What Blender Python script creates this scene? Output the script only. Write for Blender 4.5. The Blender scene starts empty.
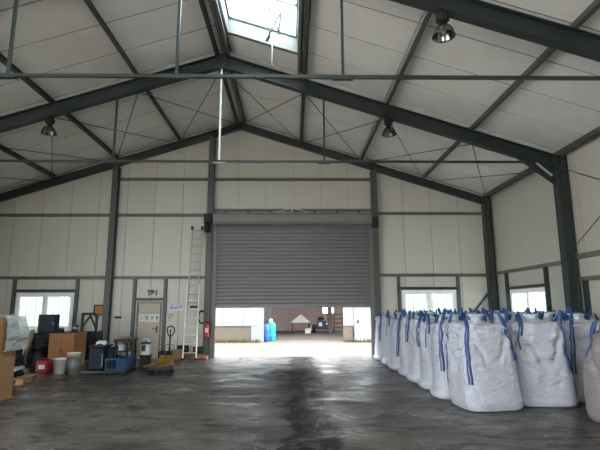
import bpy, bmesh, math, random
from mathutils import Vector, Matrix, noise

C = bpy.context.scene
COL = C.collection
PI = math.pi
random.seed(7)

# ------------------------------------------------------------------ camera
F_PX, YAW, PITCH, ROLL, EYE = 461.27, 0.016925, 0.176829, -0.003279, 1.6
cam = bpy.data.objects.new('camera', bpy.data.cameras.new('camera'))
COL.objects.link(cam)
cam.data.sensor_width = 36.0
cam.data.lens = F_PX / 600.0 * 36.0
cam.data.clip_end = 300
_f = Vector((math.sin(YAW) * math.cos(PITCH), math.cos(YAW) * math.cos(PITCH), math.sin(PITCH)))
_r = Vector((math.cos(YAW), -math.sin(YAW), 0))
_u = _r.cross(_f)
_r2 = _r * math.cos(ROLL) + _u * math.sin(ROLL)
_u2 = -_r * math.sin(ROLL) + _u * math.cos(ROLL)
_m = Matrix((_r2, _u2, -_f)).transposed().to_4x4()
_m.translation = Vector((0, 0, EYE))
cam.matrix_world = _m
C.camera = cam

# ------------------------------------------------------------------ sky, exposure
SKY = 3.0
EXPOSURE = 2.7
w = bpy.data.worlds.new('overcast_sky')
C.world = w
w.use_nodes = True
nt = w.node_tree
bg = nt.nodes['Background']
bg.inputs[0].default_value = (0.93, 0.965, 1.0, 1)
bg.inputs[1].default_value = SKY
C.view_settings.view_transform = 'Standard'
C.view_settings.look = 'None'
C.view_settings.exposure = EXPOSURE
C.view_settings.gamma = 1.0
C.view_settings.use_curve_mapping = False
try:
    C.cycles.use_denoising = True
    C.cycles.diffuse_bounces = 7
    C.cycles.max_bounces = 12
    C.cycles.transparent_max_bounces = 12
    C.cycles.caustics_reflective = False
    C.cycles.caustics_refractive = False
except Exception:
    pass


def portal(name, loc, rot, sx, sy):
    """window portal: emits nothing, only tells the renderer where the daylight comes in"""
    l = bpy.data.lights.new(name, 'AREA')
    l.shape = 'RECTANGLE'
    l.size, l.size_y = sx, sy
    l.cycles.is_portal = True
    o = bpy.data.objects.new(name, l)
    o.location = loc
    o.rotation_euler = rot
    COL.objects.link(o)


# ------------------------------------------------------------------ hall dimensions
XR, S, ZR, ZE = -1.819, 2.1315, 8.0446, 5.3098       # ridge x, purlin spacing, rafter top at ridge / eave
M = (ZR - ZE) / (4 * S)
DG, D2, D3 = 15.48, 11.04, 6.75                      # gable frame and the two portal frames in view
YB, YF = 15.62, -6.3                                # inner faces of the gable walls
XL, XRT = XR - 4 * S - 0.17, XR + 4 * S + 0.17       # inner faces of the side walls
ZT = 5.18                                            # tie bars
LIFT = 0.16                                          # purlin depth: roof panels lie this far above the rafters


def ztop(x):
    return ZR - M * abs(x - XR)


# portals (hall door, open door behind the camera, roof lights, windows)
SKYL = [(7.75, 10.1), (3.4, 5.75), (-0.9, 1.45), (-5.2, -2.85)]
RDOOR = (-2.0, 2.0, 0.0, 3.2)          # wide open doors behind the camera and in the left wall
LDOOR = (-5.8, 2.4, 0.0, 5.1)
SX0, SX1 = -1.55, 0.13
portal('daylight_portal_door', (0.04, 15.75, 0.81), (-PI / 2, 0, 0), 5.0, 1.62)
portal('daylight_portal_rear_door', (0, YF - 0.15, 1.6), (PI / 2, 0, 0), 4.0, 3.2)
portal('daylight_portal_side_door', (XL - 0.15, -1.7, 2.55), (0, -PI / 2, 0), 5.1, 8.2)
for a, b in SKYL:
    zc = ZR + LIFT - M * abs((SX0 + SX1) / 2 - XR) + 0.47
    portal('daylight_portal_roof', ((SX0 + SX1) / 2, (a + b) / 2, zc), (0, math.atan(M), 0), 1.68, b - a)
portal('daylight_portal_window', (-8.19, 15.78, 1.5), (-PI / 2, 0, 0), 1.9, 1.2)
portal('daylight_portal_window', (4.6, 15.78, 1.5), (-PI / 2, 0, 0), 1.82, 1.3)
portal('daylight_portal_window', (7.05, 13.5, 1.47), (0, PI / 2, 0), 1.3, 2.0)


# ------------------------------------------------------------------ materials
def mat(name, col, rough=0.6, metal=0.0, var=0.0, vscale=4.0, bump=0.0, bscale=40.0, stretch=(1, 1, 1), dirt=None, dscale=1.5, dlo=0.5, dhi=0.75, spec=0.5):
    m = bpy.data.materials.new(name)
    m.use_nodes = True
    t = m.node_tree
    b = t.nodes['Principled BSDF']
    b.inputs['Base Color'].default_value = (*col, 1)
    b.inputs['Roughness'].default_value = rough
    b.inputs['Metallic'].default_value = metal
    b.inputs['Specular IOR Level'].default_value = spec
    tc = t.nodes.new('ShaderNodeTexCoord')
    mp = t.nodes.new('ShaderNodeMapping')
    mp.inputs['Scale'].default_value = stretch
    t.links.new(tc.outputs['Object'], mp.inputs[0])
    last = None
    if var > 0:
        n = t.nodes.new('ShaderNodeTexNoise')
        n.inputs['Scale'].default_value = vscale
        n.inputs['Detail'].default_value = 6
        t.links.new(mp.outputs[0], n.inputs['Vector'])
        mx = t.nodes.new('ShaderNodeMixRGB')
        mx.inputs[1].default_value = (*[max(0, c * (1 - var)) for c in col], 1)
        mx.inputs[2].default_value = (*[min(1, c * (1 + var)) for c in col], 1)
        t.links.new(n.outputs['Fac'], mx.inputs[0])
        last = mx
    if dirt:
        n = t.nodes.new('ShaderNodeTexNoise')
        n.inputs['Scale'].default_value = dscale
        n.inputs['Detail'].default_value = 8
        n.inputs['Roughness'].default_value = 0.65
        t.links.new(mp.outputs[0], n.inputs['Vector'])
        rp = t.nodes.new('ShaderNodeValToRGB')
        rp.color_ramp.elements[0].position = dlo
        rp.color_ramp.elements[1].position = dhi
        t.links.new(n.outputs['Fac'], rp.inputs[0])
        mx = t.nodes.new('ShaderNodeMixRGB')
        if last:
            t.links.new(last.outputs[0], mx.inputs[1])
        else:
            mx.inputs[1].default_value = (*col, 1)
        mx.inputs[2].default_value = (*dirt, 1)
        t.links.new(rp.outputs[0], mx.inputs[0])
        last = mx
    if last:
        t.links.new(last.outputs[0], b.inputs['Base Color'])
    if bump > 0:
        n = t.nodes.new('ShaderNodeTexNoise')
        n.inputs['Scale'].default_value = bscale
        n.inputs['Detail'].default_value = 5
        t.links.new(mp.outputs[0], n.inputs['Vector'])
        bp = t.nodes.new('ShaderNodeBump')
        bp.inputs['Strength'].default_value = bump
        bp.inputs['Distance'].default_value = 0.02
        t.links.new(n.outputs['Fac'], bp.inputs['Height'])
        t.links.new(bp.outputs[0], b.inputs['Normal'])
    return m


MT = {}
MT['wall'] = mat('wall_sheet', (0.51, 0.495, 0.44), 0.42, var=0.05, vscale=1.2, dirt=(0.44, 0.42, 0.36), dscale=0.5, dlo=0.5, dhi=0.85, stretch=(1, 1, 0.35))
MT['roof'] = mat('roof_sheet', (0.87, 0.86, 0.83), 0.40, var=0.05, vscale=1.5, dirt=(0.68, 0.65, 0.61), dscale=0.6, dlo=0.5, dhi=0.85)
MT['joint'] = mat('joint_sheet', (0.30, 0.29, 0.27), 0.7, var=0.1)
MT['roof_joint'] = mat('roof_joint', (0.10, 0.095, 0.09), 0.8, var=0.1)
MT['girt'] = mat('dull_galvanised_girt', (0.13, 0.13, 0.115), 0.5, var=0.15, vscale=3)
MT['steel'] = mat('painted_steel', (0.017, 0.025, 0.026), 0.45, var=0.15, vscale=3, dirt=(0.032, 0.036, 0.034), dscale=2, dlo=0.55, dhi=0.8)
MT['steel_grey'] = mat('grey_painted_steel', (0.14, 0.145, 0.14), 0.5, var=0.12, vscale=3)
MT['column_grey'] = mat('weathered_column_paint', (0.065, 0.075, 0.068), 0.5, var=0.15, vscale=3)
MT['column_dark'] = mat('dark_column_paint', (0.036, 0.046, 0.044), 0.5, var=0.15, vscale=3)
MT['galv'] = mat('galvanised_steel', (0.50, 0.50, 0.48), 0.45, metal=0.4, var=0.15, vscale=6)
MT['shutter'] = mat('shutter_steel', (0.165, 0.163, 0.172), 0.42, metal=0.25, var=0.1, vscale=1.0, stretch=(0.4, 1, 6), dirt=(0.10, 0.098, 0.10), dscale=1.2, dlo=0.5, dhi=0.8)
MT['shutter_box'] = mat('shutter_box_steel', (0.18, 0.18, 0.18), 0.5, var=0.08)
MT['white'] = mat('white_plastic', (0.80, 0.80, 0.78), 0.4, var=0.03)
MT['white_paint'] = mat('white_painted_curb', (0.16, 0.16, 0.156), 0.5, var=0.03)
MT['frame_white'] = mat('white_window_frame', (0.88, 0.88, 0.87), 0.35, var=0.02)
MT['alu'] = mat('aluminium', (0.42, 0.40, 0.38), 0.45, metal=0.4, var=0.06)
MT['chrome'] = mat('smoked_reflector', (0.20, 0.20, 0.20), 0.18, metal=0.9)
MT['black'] = mat('black_paint', (0.018, 0.018, 0.02), 0.5, var=0.2, spec=0.2)
MT['rubber'] = mat('black_rubber', (0.02, 0.02, 0.02), 0.8, var=0.2, spec=0.2)
MT['darkgrey'] = mat('dark_plastic', (0.018, 0.019, 0.021), 0.5, var=0.15, spec=0.2)
MT['door'] = mat('door_paint', (0.42, 0.37, 0.28), 0.5, var=0.05, dirt=(0.36, 0.31, 0.24), dscale=1.5, dlo=0.5, dhi=0.8)
MT['wood'] = mat('pale_wood', (0.34, 0.20, 0.10), 0.7, var=0.25, vscale=3, stretch=(1, 8, 8), bump=0.2)
MT['oldwood'] = mat('old_wood', (0.20, 0.12, 0.07), 0.8, var=0.3, vscale=3, stretch=(8, 1, 8), bump=0.3)
MT['board'] = mat('orange_board', (0.21, 0.078, 0.016), 0.6, var=0.12, vscale=2)
MT['card'] = mat('cardboard', (0.34, 0.19, 0.085), 0.8, var=0.08, vscale=3, dirt=(0.24, 0.125, 0.05), dscale=2.5, dlo=0.55, dhi=0.75)
MT['tape'] = mat('brown_tape', (0.42, 0.24, 0.10), 0.35)
MT['red'] = mat('red_paint', (0.55, 0.015, 0.02), 0.35, var=0.08)
MT['redplastic'] = mat('red_plastic', (0.28, 0.012, 0.018), 0.5, var=0.1)
MT['blue'] = mat('blue_paint', (0.008, 0.06, 0.155), 0.45, var=0.12, dirt=(0.03, 0.08, 0.14), dscale=4, dlo=0.5, dhi=0.7)
MT['navy'] = mat('navy_plastic', (0.006, 0.012, 0.025), 0.5, var=0.15, spec=0.2)
MT['slate'] = mat('slate_blue_steel', (0.024, 0.034, 0.05), 0.45, var=0.15, spec=0.2)
MT['yellow'] = mat('yellow_paint', (0.26, 0.135, 0.010), 0.45, var=0.12, dirt=(0.2, 0.11, 0.03), dscale=5, dlo=0.5, dhi=0.7)
MT['paper'] = mat('white_paper', (0.66, 0.68, 0.70), 0.7, var=0.02)
MT['ink'] = mat('dark_ink', (0.03, 0.035, 0.05), 0.7)
MT['inkgrey'] = mat('grey_ink', (0.20, 0.215, 0.26), 0.7)
MT['inkblue'] = mat('blue_ink', (0.27, 0.31, 0.44), 0.7)
MT['orangeprint'] = mat('orange_print', (0.36, 0.15, 0.05), 0.6, var=0.4, vscale=14)
MT['rag'] = mat('white_rag', (0.62, 0.64, 0.66), 0.8, var=0.1)
MT['brick'] = mat('loose_brick', (0.28, 0.10, 0.06), 0.85, var=0.2, bump=0.3)
MT['strap'] = mat('blue_webbing', (0.025, 0.075, 0.23), 0.6, var=0.2, vscale=20, bump=0.2, bscale=150)
MT['teal'] = mat('teal_plastic', (0.008, 0.34, 0.32), 0.4, var=0.05)
MT['barrelblue'] = mat('barrel_blue', (0.02, 0.09, 0.38), 0.4, var=0.05)
MT['outwhite'] = mat('white_cladding', (0.19, 0.20, 0.205), 0.5, var=0.03)
MT['outconc'] = mat('plinth_concrete', (0.090, 0.075, 0.056), 0.85, var=0.12, vscale=2, dirt=(0.060, 0.056, 0.02), dscale=2, dlo=0.52, dhi=0.72)
MT['moss'] = mat('dry_grass', (0.052, 0.048, 0.008), 0.9, var=0.3, vscale=6)
MT['tarp'] = mat('white_canvas', (0.70, 0.70, 0.64), 0.7, var=0.05)
MT['mower'] = mat('dark_blue_paint', (0.03, 0.05, 0.10), 0.4, var=0.1)
MT['conc_dark'] = mat('dark_shed_stone', (0.10, 0.085, 0.08), 0.9, var=0.2)


def bag_material(name, col, dirt):
    m = mat(name, col, 0.5, var=0.05, vscale=5, dirt=dirt, dscale=2.2, dlo=0.52, dhi=0.8, spec=0.4)
    t = m.node_tree
    b = t.nodes['Principled BSDF']
    tc = t.nodes.new('ShaderNodeTexCoord')
    # woven tape fabric plus soft creases
    n1 = t.nodes.new('ShaderNodeTexNoise'); n1.inputs['Scale'].default_value = 9; n1.inputs['Detail'].default_value = 6
    n2 = t.nodes.new('ShaderNodeTexNoise'); n2.inputs['Scale'].default_value = 26; n2.inputs['Detail'].default_value = 4
    mp = t.nodes.new('ShaderNodeMapping'); mp.inputs['Scale'].default_value = (1, 1, 2.3); mp.inputs['Rotation'].default_value = (0.35, 0.7, 0)
    t.links.new(tc.outputs['Object'], mp.inputs[0])
    t.links.new(mp.outputs[0], n1.inputs['Vector']); t.links.new(mp.outputs[0], n2.inputs['Vector'])
    ad = t.nodes.new('ShaderNodeMath'); ad.operation = 'MULTIPLY_ADD'; ad.inputs[1].default_value = 0.35
    t.links.new(n2.outputs['Fac'], ad.inputs[0]); t.links.new(n1.outputs['Fac'], ad.inputs[2])
    bp = t.nodes.new('ShaderNodeBump'); bp.inputs['Strength'].default_value = 0.7; bp.inputs['Distance'].default_value = 0.05
    t.links.new(ad.outputs[0], bp.inputs['Height']); t.links.new(bp.outputs[0], b.inputs['Normal'])
    return m


MT['bag'] = bag_material('white_woven_fabric', (0.42, 0.435, 0.495), (0.33, 0.34, 0.385))
MT['bag_grey'] = bag_material('dirty_woven_fabric', (0.20, 0.18, 0.18), (0.11, 0.095, 0.09))
MT['spout'] = mat('white_spout_fabric', (0.50, 0.53, 0.60), 0.55, var=0.06, bump=0.4, bscale=25)


def glass_mat():
    m = bpy.data.materials.new('window_glass')
    m.use_nodes = True
    t = m.node_tree
    t.nodes.remove(t.nodes['Principled BSDF'])
    out = t.nodes['Material Output']
    tr = t.nodes.new('ShaderNodeBsdfTransparent'); tr.inputs[0].default_value = (0.86, 0.93, 0.92, 1)
    gl = t.nodes.new('ShaderNodeBsdfGlossy'); gl.inputs['Roughness'].default_value = 0.03
    mx = t.nodes.new('ShaderNodeMixShader')
    mx.inputs[0].default_value = 0.06; t.links.new(tr.outputs[0], mx.inputs[1]); t.links.new(gl.outputs[0], mx.inputs[2])
    t.links.new(mx.outputs[0], out.inputs[0])
    return m


def film_mat():
    m = bpy.data.materials.new('clear_plastic_film')
    m.use_nodes = True
    t = m.node_tree
    out = t.nodes['Material Output']
    b = t.nodes['Principled BSDF']
    b.inputs['Base Color'].default_value = (0.55, 0.58, 0.60, 1); b.inputs['Roughness'].default_value = 0.2
    tr = t.nodes.new('ShaderNodeBsdfTransparent')
    mx = t.nodes.new('ShaderNodeMixShader'); mx.inputs[0].default_value = 0.62
    t.links.new(tr.outputs[0], mx.inputs[1]); t.links.new(b.outputs[0], mx.inputs[2]); t.links.new(mx.outputs[0], out.inputs[0])
    return m


MT['glass'] = glass_mat()
MT['film'] = film_mat()


def floor_mat():
    m = bpy.data.materials.new('stained_concrete_floor')
    m.use_nodes = True
    t = m.node_tree
    N, L = t.nodes, t.links
    b = N['Principled BSDF']
    tc = N.new('ShaderNodeTexCoord')

    def noise_(scale, detail, rough=0.6, stretch=(1, 1, 1), dist=0.0):
        mp = N.new('ShaderNodeMapping'); mp.inputs['Scale'].default_value = stretch
        n = N.new('ShaderNodeTexNoise')
        n.inputs['Scale'].default_value = scale; n.inputs['Detail'].default_value = detail
        n.inputs['Roughness'].default_value = rough; n.inputs['Distortion'].default_value = dist
        L.new(tc.outputs['Object'], mp.inputs[0]); L.new(mp.outputs[0], n.inputs['Vector'])
        return n.outputs['Fac']

    def ramp(v, a, bb, ca=(0, 0, 0, 1), cb=(1, 1, 1, 1)):
        r = N.new('ShaderNodeValToRGB')
        r.color_ramp.elements[0].position = a; r.color_ramp.elements[1].position = bb
        r.color_ramp.elements[0].color = ca; r.color_ramp.elements[1].color = cb
        L.new(v, r.inputs[0]); return r.outputs[0]

    def math_(op, a, bb):
        n = N.new('ShaderNodeMath'); n.operation = op; n.use_clamp = True
        for i, v in enumerate((a, bb)):
            if isinstance(v, (int, float)): n.inputs[i].default_value = v
            else: L.new(v, n.inputs[i])
        return n.outputs[0]

    def mix(f, a, bb):
        n = N.new('ShaderNodeMixRGB')
        L.new(f, n.inputs[0])
        for i, v in ((1, a), (2, bb)):
            if isinstance(v, tuple): n.inputs[i].default_value = v
            else: L.new(v, n.inputs[i])
        return n.outputs[0]

    base = ramp(noise_(0.9, 8, 0.65), 0.3, 0.72, (0.045, 0.038, 0.034, 1), (0.115, 0.098, 0.088, 1))
    # thin scrape marks and oily stains along the drive lane
    sep = N.new('ShaderNodeSeparateXYZ'); L.new(tc.outputs['Object'], sep.inputs[0])
    lane = N.new('ShaderNodeMath'); lane.operation = 'SUBTRACT'; L.new(sep.outputs[0], lane.inputs[0]); lane.inputs[1].default_value = 0.28
    lane2 = N.new('ShaderNodeMath'); lane2.operation = 'ABSOLUTE'; L.new(lane.outputs[0], lane2.inputs[0])
    wob = noise_(1.3, 6, 0.65)
    wide = math_('ADD', math_('MULTIPLY', wob, 1.05), -0.10)                       # half width of the tyre-worn streak
    lanew = math_('MULTIPLY', math_('SUBTRACT', wide, lane2.outputs[0]), 9.0)
    st1 = ramp(noise_(2.2, 10, 0.7, (1.5, 0.7, 1), 1.5), 0.36, 0.47)
    oil = math_('MULTIPLY', lanew, math_('MULTIPLY', st1, 0.95))
    scr = ramp(noise_(1.5, 10, 0.75, (0.75, 1.4, 1), 1.6), 0.50, 0.57)
    scr = math_('MULTIPLY', scr, ramp(noise_(0.4, 3), 0.38, 0.50))
    scr = math_('MULTIPLY', scr, 0.75)
    c = mix(oil, base, (0.012, 0.010, 0.009, 1))
    c = mix(scr, c, (0.022, 0.019, 0.018, 1))
    L.new(c, b.inputs['Base Color'])
    # damp, worn-smooth patches are glossier
    r1 = ramp(noise_(1.1, 7, 0.65, (0.8, 1.3, 1), 0.6), 0.36, 0.66, (0.20, 0.20, 0.20, 1), (0.58, 0.58, 0.58, 1))
    L.new(r1, b.inputs['Roughness'])
    stain = math_('MAXIMUM', oil, scr)
    sp = N.new('ShaderNodeMapRange'); sp.inputs['To Min'].default_value = 0.36; sp.inputs['To Max'].default_value = 0.03
    L.new(stain, sp.inputs['Value']); L.new(sp.outputs[0], b.inputs['Specular IOR Level'])
    n3 = noise_(5.0, 8, 0.7)
    n4 = noise_(45, 3)
    h = math_('ADD', math_('MULTIPLY', n3, 0.8), math_('MULTIPLY', n4, 0.12))
    bp = N.new('ShaderNodeBump'); bp.inputs['Strength'].default_value = 0.35; bp.inputs['Distance'].default_value = 0.03
    L.new(h, bp.inputs['Height']); L.new(bp.outputs[0], b.inputs['Normal'])
    return m


def ground_mat(name, col, dirt):
    m = mat(name, col, 0.9, var=0.16, vscale=0.8, dirt=dirt, dscale=0.7, dlo=0.5, dhi=0.75, bump=0.3, bscale=12)
    return m


def brick_mat():
    m = bpy.data.materials.new('far_brickwork')
    m.use_nodes = True
    t = m.node_tree
    b = t.nodes['Principled BSDF']
    tc = t.nodes.new('ShaderNodeTexCoord')
    mp = t.nodes.new('ShaderNodeMapping'); mp.inputs['Rotation'].default_value = (PI / 2, 0, 0)
    br = t.nodes.new('ShaderNodeTexBrick')
    br.inputs['Color1'].default_value = (0.46, 0.34, 0.31, 1); br.inputs['Color2'].default_value = (0.38, 0.28, 0.25, 1)
    br.inputs['Mortar'].default_value = (0.46, 0.40, 0.37, 1)
    br.inputs['Scale'].default_value = 4.0; br.inputs['Mortar Size'].default_value = 0.02
    t.links.new(tc.outputs['Object'], mp.inputs[0]); t.links.new(mp.outputs[0], br.inputs['Vector'])
    t.links.new(br.outputs['Color'], b.inputs['Base Color'])
    b.inputs['Roughness'].default_value = 0.9
    return m


MT['floor'] = floor_mat()
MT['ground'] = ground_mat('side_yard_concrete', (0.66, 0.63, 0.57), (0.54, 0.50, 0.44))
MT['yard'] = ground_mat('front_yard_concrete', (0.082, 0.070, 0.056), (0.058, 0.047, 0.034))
MT['brickwall'] = brick_mat()


# ------------------------------------------------------------------ mesh builder
class MB:
    def __init__(self):
        self.v, self.f, self.sm = [], [], []

    def add(self, vs, fs, smooth=False):
        n = len(self.v)
        self.v += [tuple(p) for p in vs]
        self.f += [tuple(i + n for i in q) for q in fs]
        self.sm += [smooth] * len(fs)
        return self

    def box(self, x0, x1, y0, y1, z0, z1):
        vs = [(x, y, z) for z in (z0, z1) for y in (y0, y1) for x in (x0, x1)]
        return self.add(vs, [(0, 2, 3, 1), (4, 5, 7, 6), (0, 1, 5, 4), (2, 6, 7, 3), (0, 4, 6, 2), (1, 3, 7, 5)])

    def bbox(self, x0, x1, y0, y1, z0, z1, b=0.01):
        """box with chamfered vertical edges and top edge"""
        pts = [(x0 + b, y0), (x1 - b, y0), (x1, y0 + b), (x1, y1 - b), (x1 - b, y1), (x0 + b, y1), (x0, y1 - b), (x0, y0 + b)]
        cx, cy = (x0 + x1) / 2, (y0 + y1) / 2
        def ins(p): return (p[0] + (b if p[0] < cx else -b) * 0.8, p[1] + (b if p[1] < cy else -b) * 0.8)
        r0 = [(*ins(p), z0) for p in pts]; r1 = [(*p, z0 + b) for p in pts]; r2 = [(*p, z1 - b) for p in pts]; r3 = [(*ins(p), z1) for p in pts]
        vs = r0 + r1 + r2 + r3
        fs = [tuple(range(7, -1, -1)), tuple(range(24, 32))]
        for k in range(3):
            for i in range(8):
                j = (i + 1) % 8
                fs.append((k * 8 + i, k * 8 + j, k * 8 + 8 + j, k * 8 + 8 + i))
        return self.add(vs, fs)

    def prism(self, pts, a, b, fn):
        """polygon pts (2D) swept from w=a to w=b; fn(p, w) -> 3D"""
        n = len(pts)
        vs = [fn(p, a) for p in pts] + [fn(p, b) for p in pts]
        fs = [tuple(range(n - 1, -1, -1)), tuple(range(n, 2 * n))]
        fs += [(i, (i + 1) % n, n + (i + 1) % n, n + i) for i in range(n)]
        return self.add(vs, fs)

    def sweep(self, prof, P, Q, up):
        P, Q, up = Vector(P), Vector(Q), Vector(up)
        d = (Q - P).normalized()
        sd = d.cross(up).normalized(); u = sd.cross(d)
        n = len(prof)
        vs = [P + sd * a + u * b for a, b in prof] + [Q + sd * a + u * b for a, b in prof]
        fs = [tuple(range(n - 1, -1, -1)), tuple(range(n, 2 * n))]
        fs += [(i, (i + 1) % n, n + (i + 1) % n, n + i) for i in range(n)]
        return self.add(vs, fs)

    def bar(self, P, Q, a, b=None, up=(0, 0, 1)):
        b = b or a
        d = (Vector(Q) - Vector(P)).normalized()
        if abs(d.dot(Vector(up))) > 0.98: up = (0, 1, 0)
        return self.sweep([(-a / 2, -b / 2), (a / 2, -b / 2), (a / 2, b / 2), (-a / 2, b / 2)], P, Q, up)

    def tube(self, pts, r, n=8, closed=False):
        pts = [Vector(p) for p in pts]
        k = len(pts)
        rings = []
        ref = None
        for i, p in enumerate(pts):
            if closed: d = pts[(i + 1) % k] - pts[i - 1]
            else: d = pts[min(i + 1, k - 1)] - pts[max(i - 1, 0)]
            d.normalize()
            if ref is None:
                ref = Vector((0, 0, 1)) if abs(d.z) < 0.9 else Vector((1, 0, 0))
            a = d.cross(ref).normalized(); bb = a.cross(d)
            ref = bb
            rr = r[i] if isinstance(r, (list, tuple)) else r
            rings.append([p + a * rr * math.cos(2 * PI * j / n) + bb * rr * math.sin(2 * PI * j / n) for j in range(n)])
        vs = [q for rg in rings for q in rg]
        fs = []
        for i in range(k if closed else k - 1):
            for j in range(n):
                a, bq = i * n + j, i * n + (j + 1) % n
                c, d = ((i + 1) % k) * n + (j + 1) % n, ((i + 1) % k) * n + j
                fs.append((a, bq, c, d))
        self.add(vs, fs, True)
        if not closed:
            m0 = len(self.v) - len(vs)
            self.f.append(tuple(m0 + j for j in range(n - 1, -1, -1))); self.sm.append(False)
            self.f.append(tuple(m0 + (k - 1) * n + j for j in range(n))); self.sm.append(False)
        return self

    def lathe(self, prof, c=(0, 0, 0), n=24, axis='z', smooth=True):
        cx, cy, cz = c
        vs = []
        for r, z in prof:
            for j in range(n):
                a = 2 * PI * j / n
                x, y, h = r * math.cos(a), r * math.sin(a), z
                if axis == 'z': vs.append((cx + x, cy + y, cz + h))
                elif axis == 'x': vs.append((cx + h, cy + x, cz + y))
                else: vs.append((cx + x, cy + h, cz + y))
        fs = []
        for i in range(len(prof) - 1):
            for j in range(n):
                fs.append((i * n + j, i * n + (j + 1) % n, (i + 1) * n + (j + 1) % n, (i + 1) * n + j))
        self.add(vs, fs, smooth)
        m0 = len(self.v) - len(vs)
        if prof[0][0] > 1e-4:
            self.f.append(tuple(m0 + j for j in range(n - 1, -1, -1))); self.sm.append(False)
        if prof[-1][0] > 1e-4:
            self.f.append(tuple(m0 + (len(prof) - 1) * n + j for j in range(n))); self.sm.append(False)
        return self

    def mesh(self, name, m):
        me = bpy.data.meshes.new(name)
        me.from_pydata(self.v, [], self.f)
        me.polygons.foreach_set('use_smooth', self.sm)
        bm = bmesh.new(); bm.from_mesh(me)
        bmesh.ops.recalc_face_normals(bm, faces=bm.faces)
        bm.to_mesh(me); bm.free()
        me.materials.append(m)
        me.update()
        return me


def link(name, me, parent=None, loc=(0, 0, 0), rot=(0, 0, 0), label=None):
    o = bpy.data.objects.new(name, me)
    o.location = loc; o.rotation_euler = rot
    COL.objects.link(o)
    if parent is not None: o.parent = parent
    if label: o['label'] = label
    return o


def part(name, mb, m, parent, loc=(0, 0, 0), rot=(0, 0, 0), label=None):
    return link(name, mb.mesh(name, m), parent, loc, rot, label)


def struct(name, mb=None, m=None):
    o = link(name, mb.mesh(name, m) if mb else None)
    o['kind'] = 'structure'
    return o


def thing(name, label, cat, loc=(0, 0, 0), rz=0, group=None, me=None):
    o = link(name, me, None, loc, (0, 0, rz))
    o['label'] = label; o['category'] = cat
    if group: o['group'] = group
    return o


def tag(o, label, cat, group=None):
    o['label'] = label; o['category'] = cat
    if group: o['group'] = group
    return o


def ibeam(h, b, tf=0.015, tw=0.01):
    return [(-b / 2, -h / 2), (b / 2, -h / 2), (b / 2, -h / 2 + tf), (tw / 2, -h / 2 + tf), (tw / 2, h / 2 - tf), (b / 2, h / 2 - tf),
            (b / 2, h / 2), (-b / 2, h / 2), (-b / 2, h / 2 - tf), (-tw / 2, h / 2 - tf), (-tw / 2, -h / 2 + tf), (-b / 2, -h / 2 + tf)]


def cpurlin(h, b, t=0.006):
    return [(-b / 2, -h / 2), (b / 2, -h / 2), (b / 2, -h / 2 + 0.02), (b / 2 - t, -h / 2 + 0.02), (b / 2 - t, -h / 2 + t), (-b / 2 + t, -h / 2 + t),
            (-b / 2 + t, h / 2 - t), (b / 2 - t, h / 2 - t), (b / 2 - t, h / 2 - 0.02), (b / 2, h / 2 - 0.02), (b / 2, h / 2), (-b / 2, h / 2)]


# ------------------------------------------------------------------ panels: strips of sandwich sheet with recessed joints
def strip_pieces(u0, u1, lo, hi, openings, breaks=()):
    """rectangular / sloped pieces of one strip, with the openings cut out"""
    cuts = {u0, u1}
    for a, b, c, d in openings:
        for q in (a, b):
            if u0 < q < u1: cuts.add(q)
    for q in breaks:
        if u0 < q < u1: cuts.add(q)
    cuts = sorted(cuts)
    out = []
    for a, b in zip(cuts, cuts[1:]):
        if b - a < 0.012: continue
        mid = (a + b) / 2
        holes = sorted((c, d) for p, q, c, d in openings if p < mid < q)
        segs = []
        cur = ('lo', None)
        v = None
        for c, d in holes:
            segs.append((v, c)); v = d
        segs.append((v, None))
        for s0, s1 in segs:
            za0 = lo(a) if s0 is None else s0
            zb0 = lo(b) if s0 is None else s0
            za1 = hi(a) if s1 is None else s1
            zb1 = hi(b) if s1 is None else s1
            if za1 - za0 < 0.02 and zb1 - zb0 < 0.02: continue
            out.append([(a, za0), (b, zb0), (b, zb1), (a, za1)])
    return out


def panel_run(parent, u0, u1, pitch, phase, lo, hi, openings, fn, m, name='panel', t0=0.0, t1=0.05, gap=0.012, breaks=()):
    k = math.ceil((u0 - phase) / pitch - 1e-6)
    edges = [u0] + [phase + pitch * i for i in range(k, 400) if u0 + 0.05 < phase + pitch * i < u1 - 0.05] + [u1]
    for a, b in zip(edges, edges[1:]):
        mb = MB()
        for poly in strip_pieces(a + gap / 2, b - gap / 2, lo, hi, openings, breaks):
            mb.prism(poly, t0, t1, fn)
        if mb.v:
            part(name, mb, m, parent)


# ------------------------------------------------------------------ floor and yard
fl = MB()
fl.box(XL - 0.2, XRT + 0.2, YF - 0.2, YB + 0.12, -0.25, 0.0)
struct('floor', fl, MT['floor'])
gd = MB()
gd.box(-60, 60, -60, YF - 0.205, -0.3, -0.015)
gd.box(-60, XL - 0.205, YF - 0.205, YB + 0.125, -0.3, -0.015)
gd.box(XRT + 0.205, 60, YF - 0.205, YB + 0.125, -0.3, -0.015)
struct('ground', gd, MT['ground'])
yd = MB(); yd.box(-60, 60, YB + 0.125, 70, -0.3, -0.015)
struct('yard', yd, MT['yard'])

# ------------------------------------------------------------------ back wall (gable)
DOOR = (-2.56, 2.62, 0.0, 4.60)
WIN_L = (-9.13, -7.24, 0.90, 2.10)
WIN_R = (3.68, 5.50, 0.86, 2.16)
PDOOR = (-5.15, -4.33, 0.0, 1.80)
OPEN_B = [DOOR, WIN_L, WIN_R, PDOOR]


def fn_back(p, wv): return (p[0], YB + wv, p[1])


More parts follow.
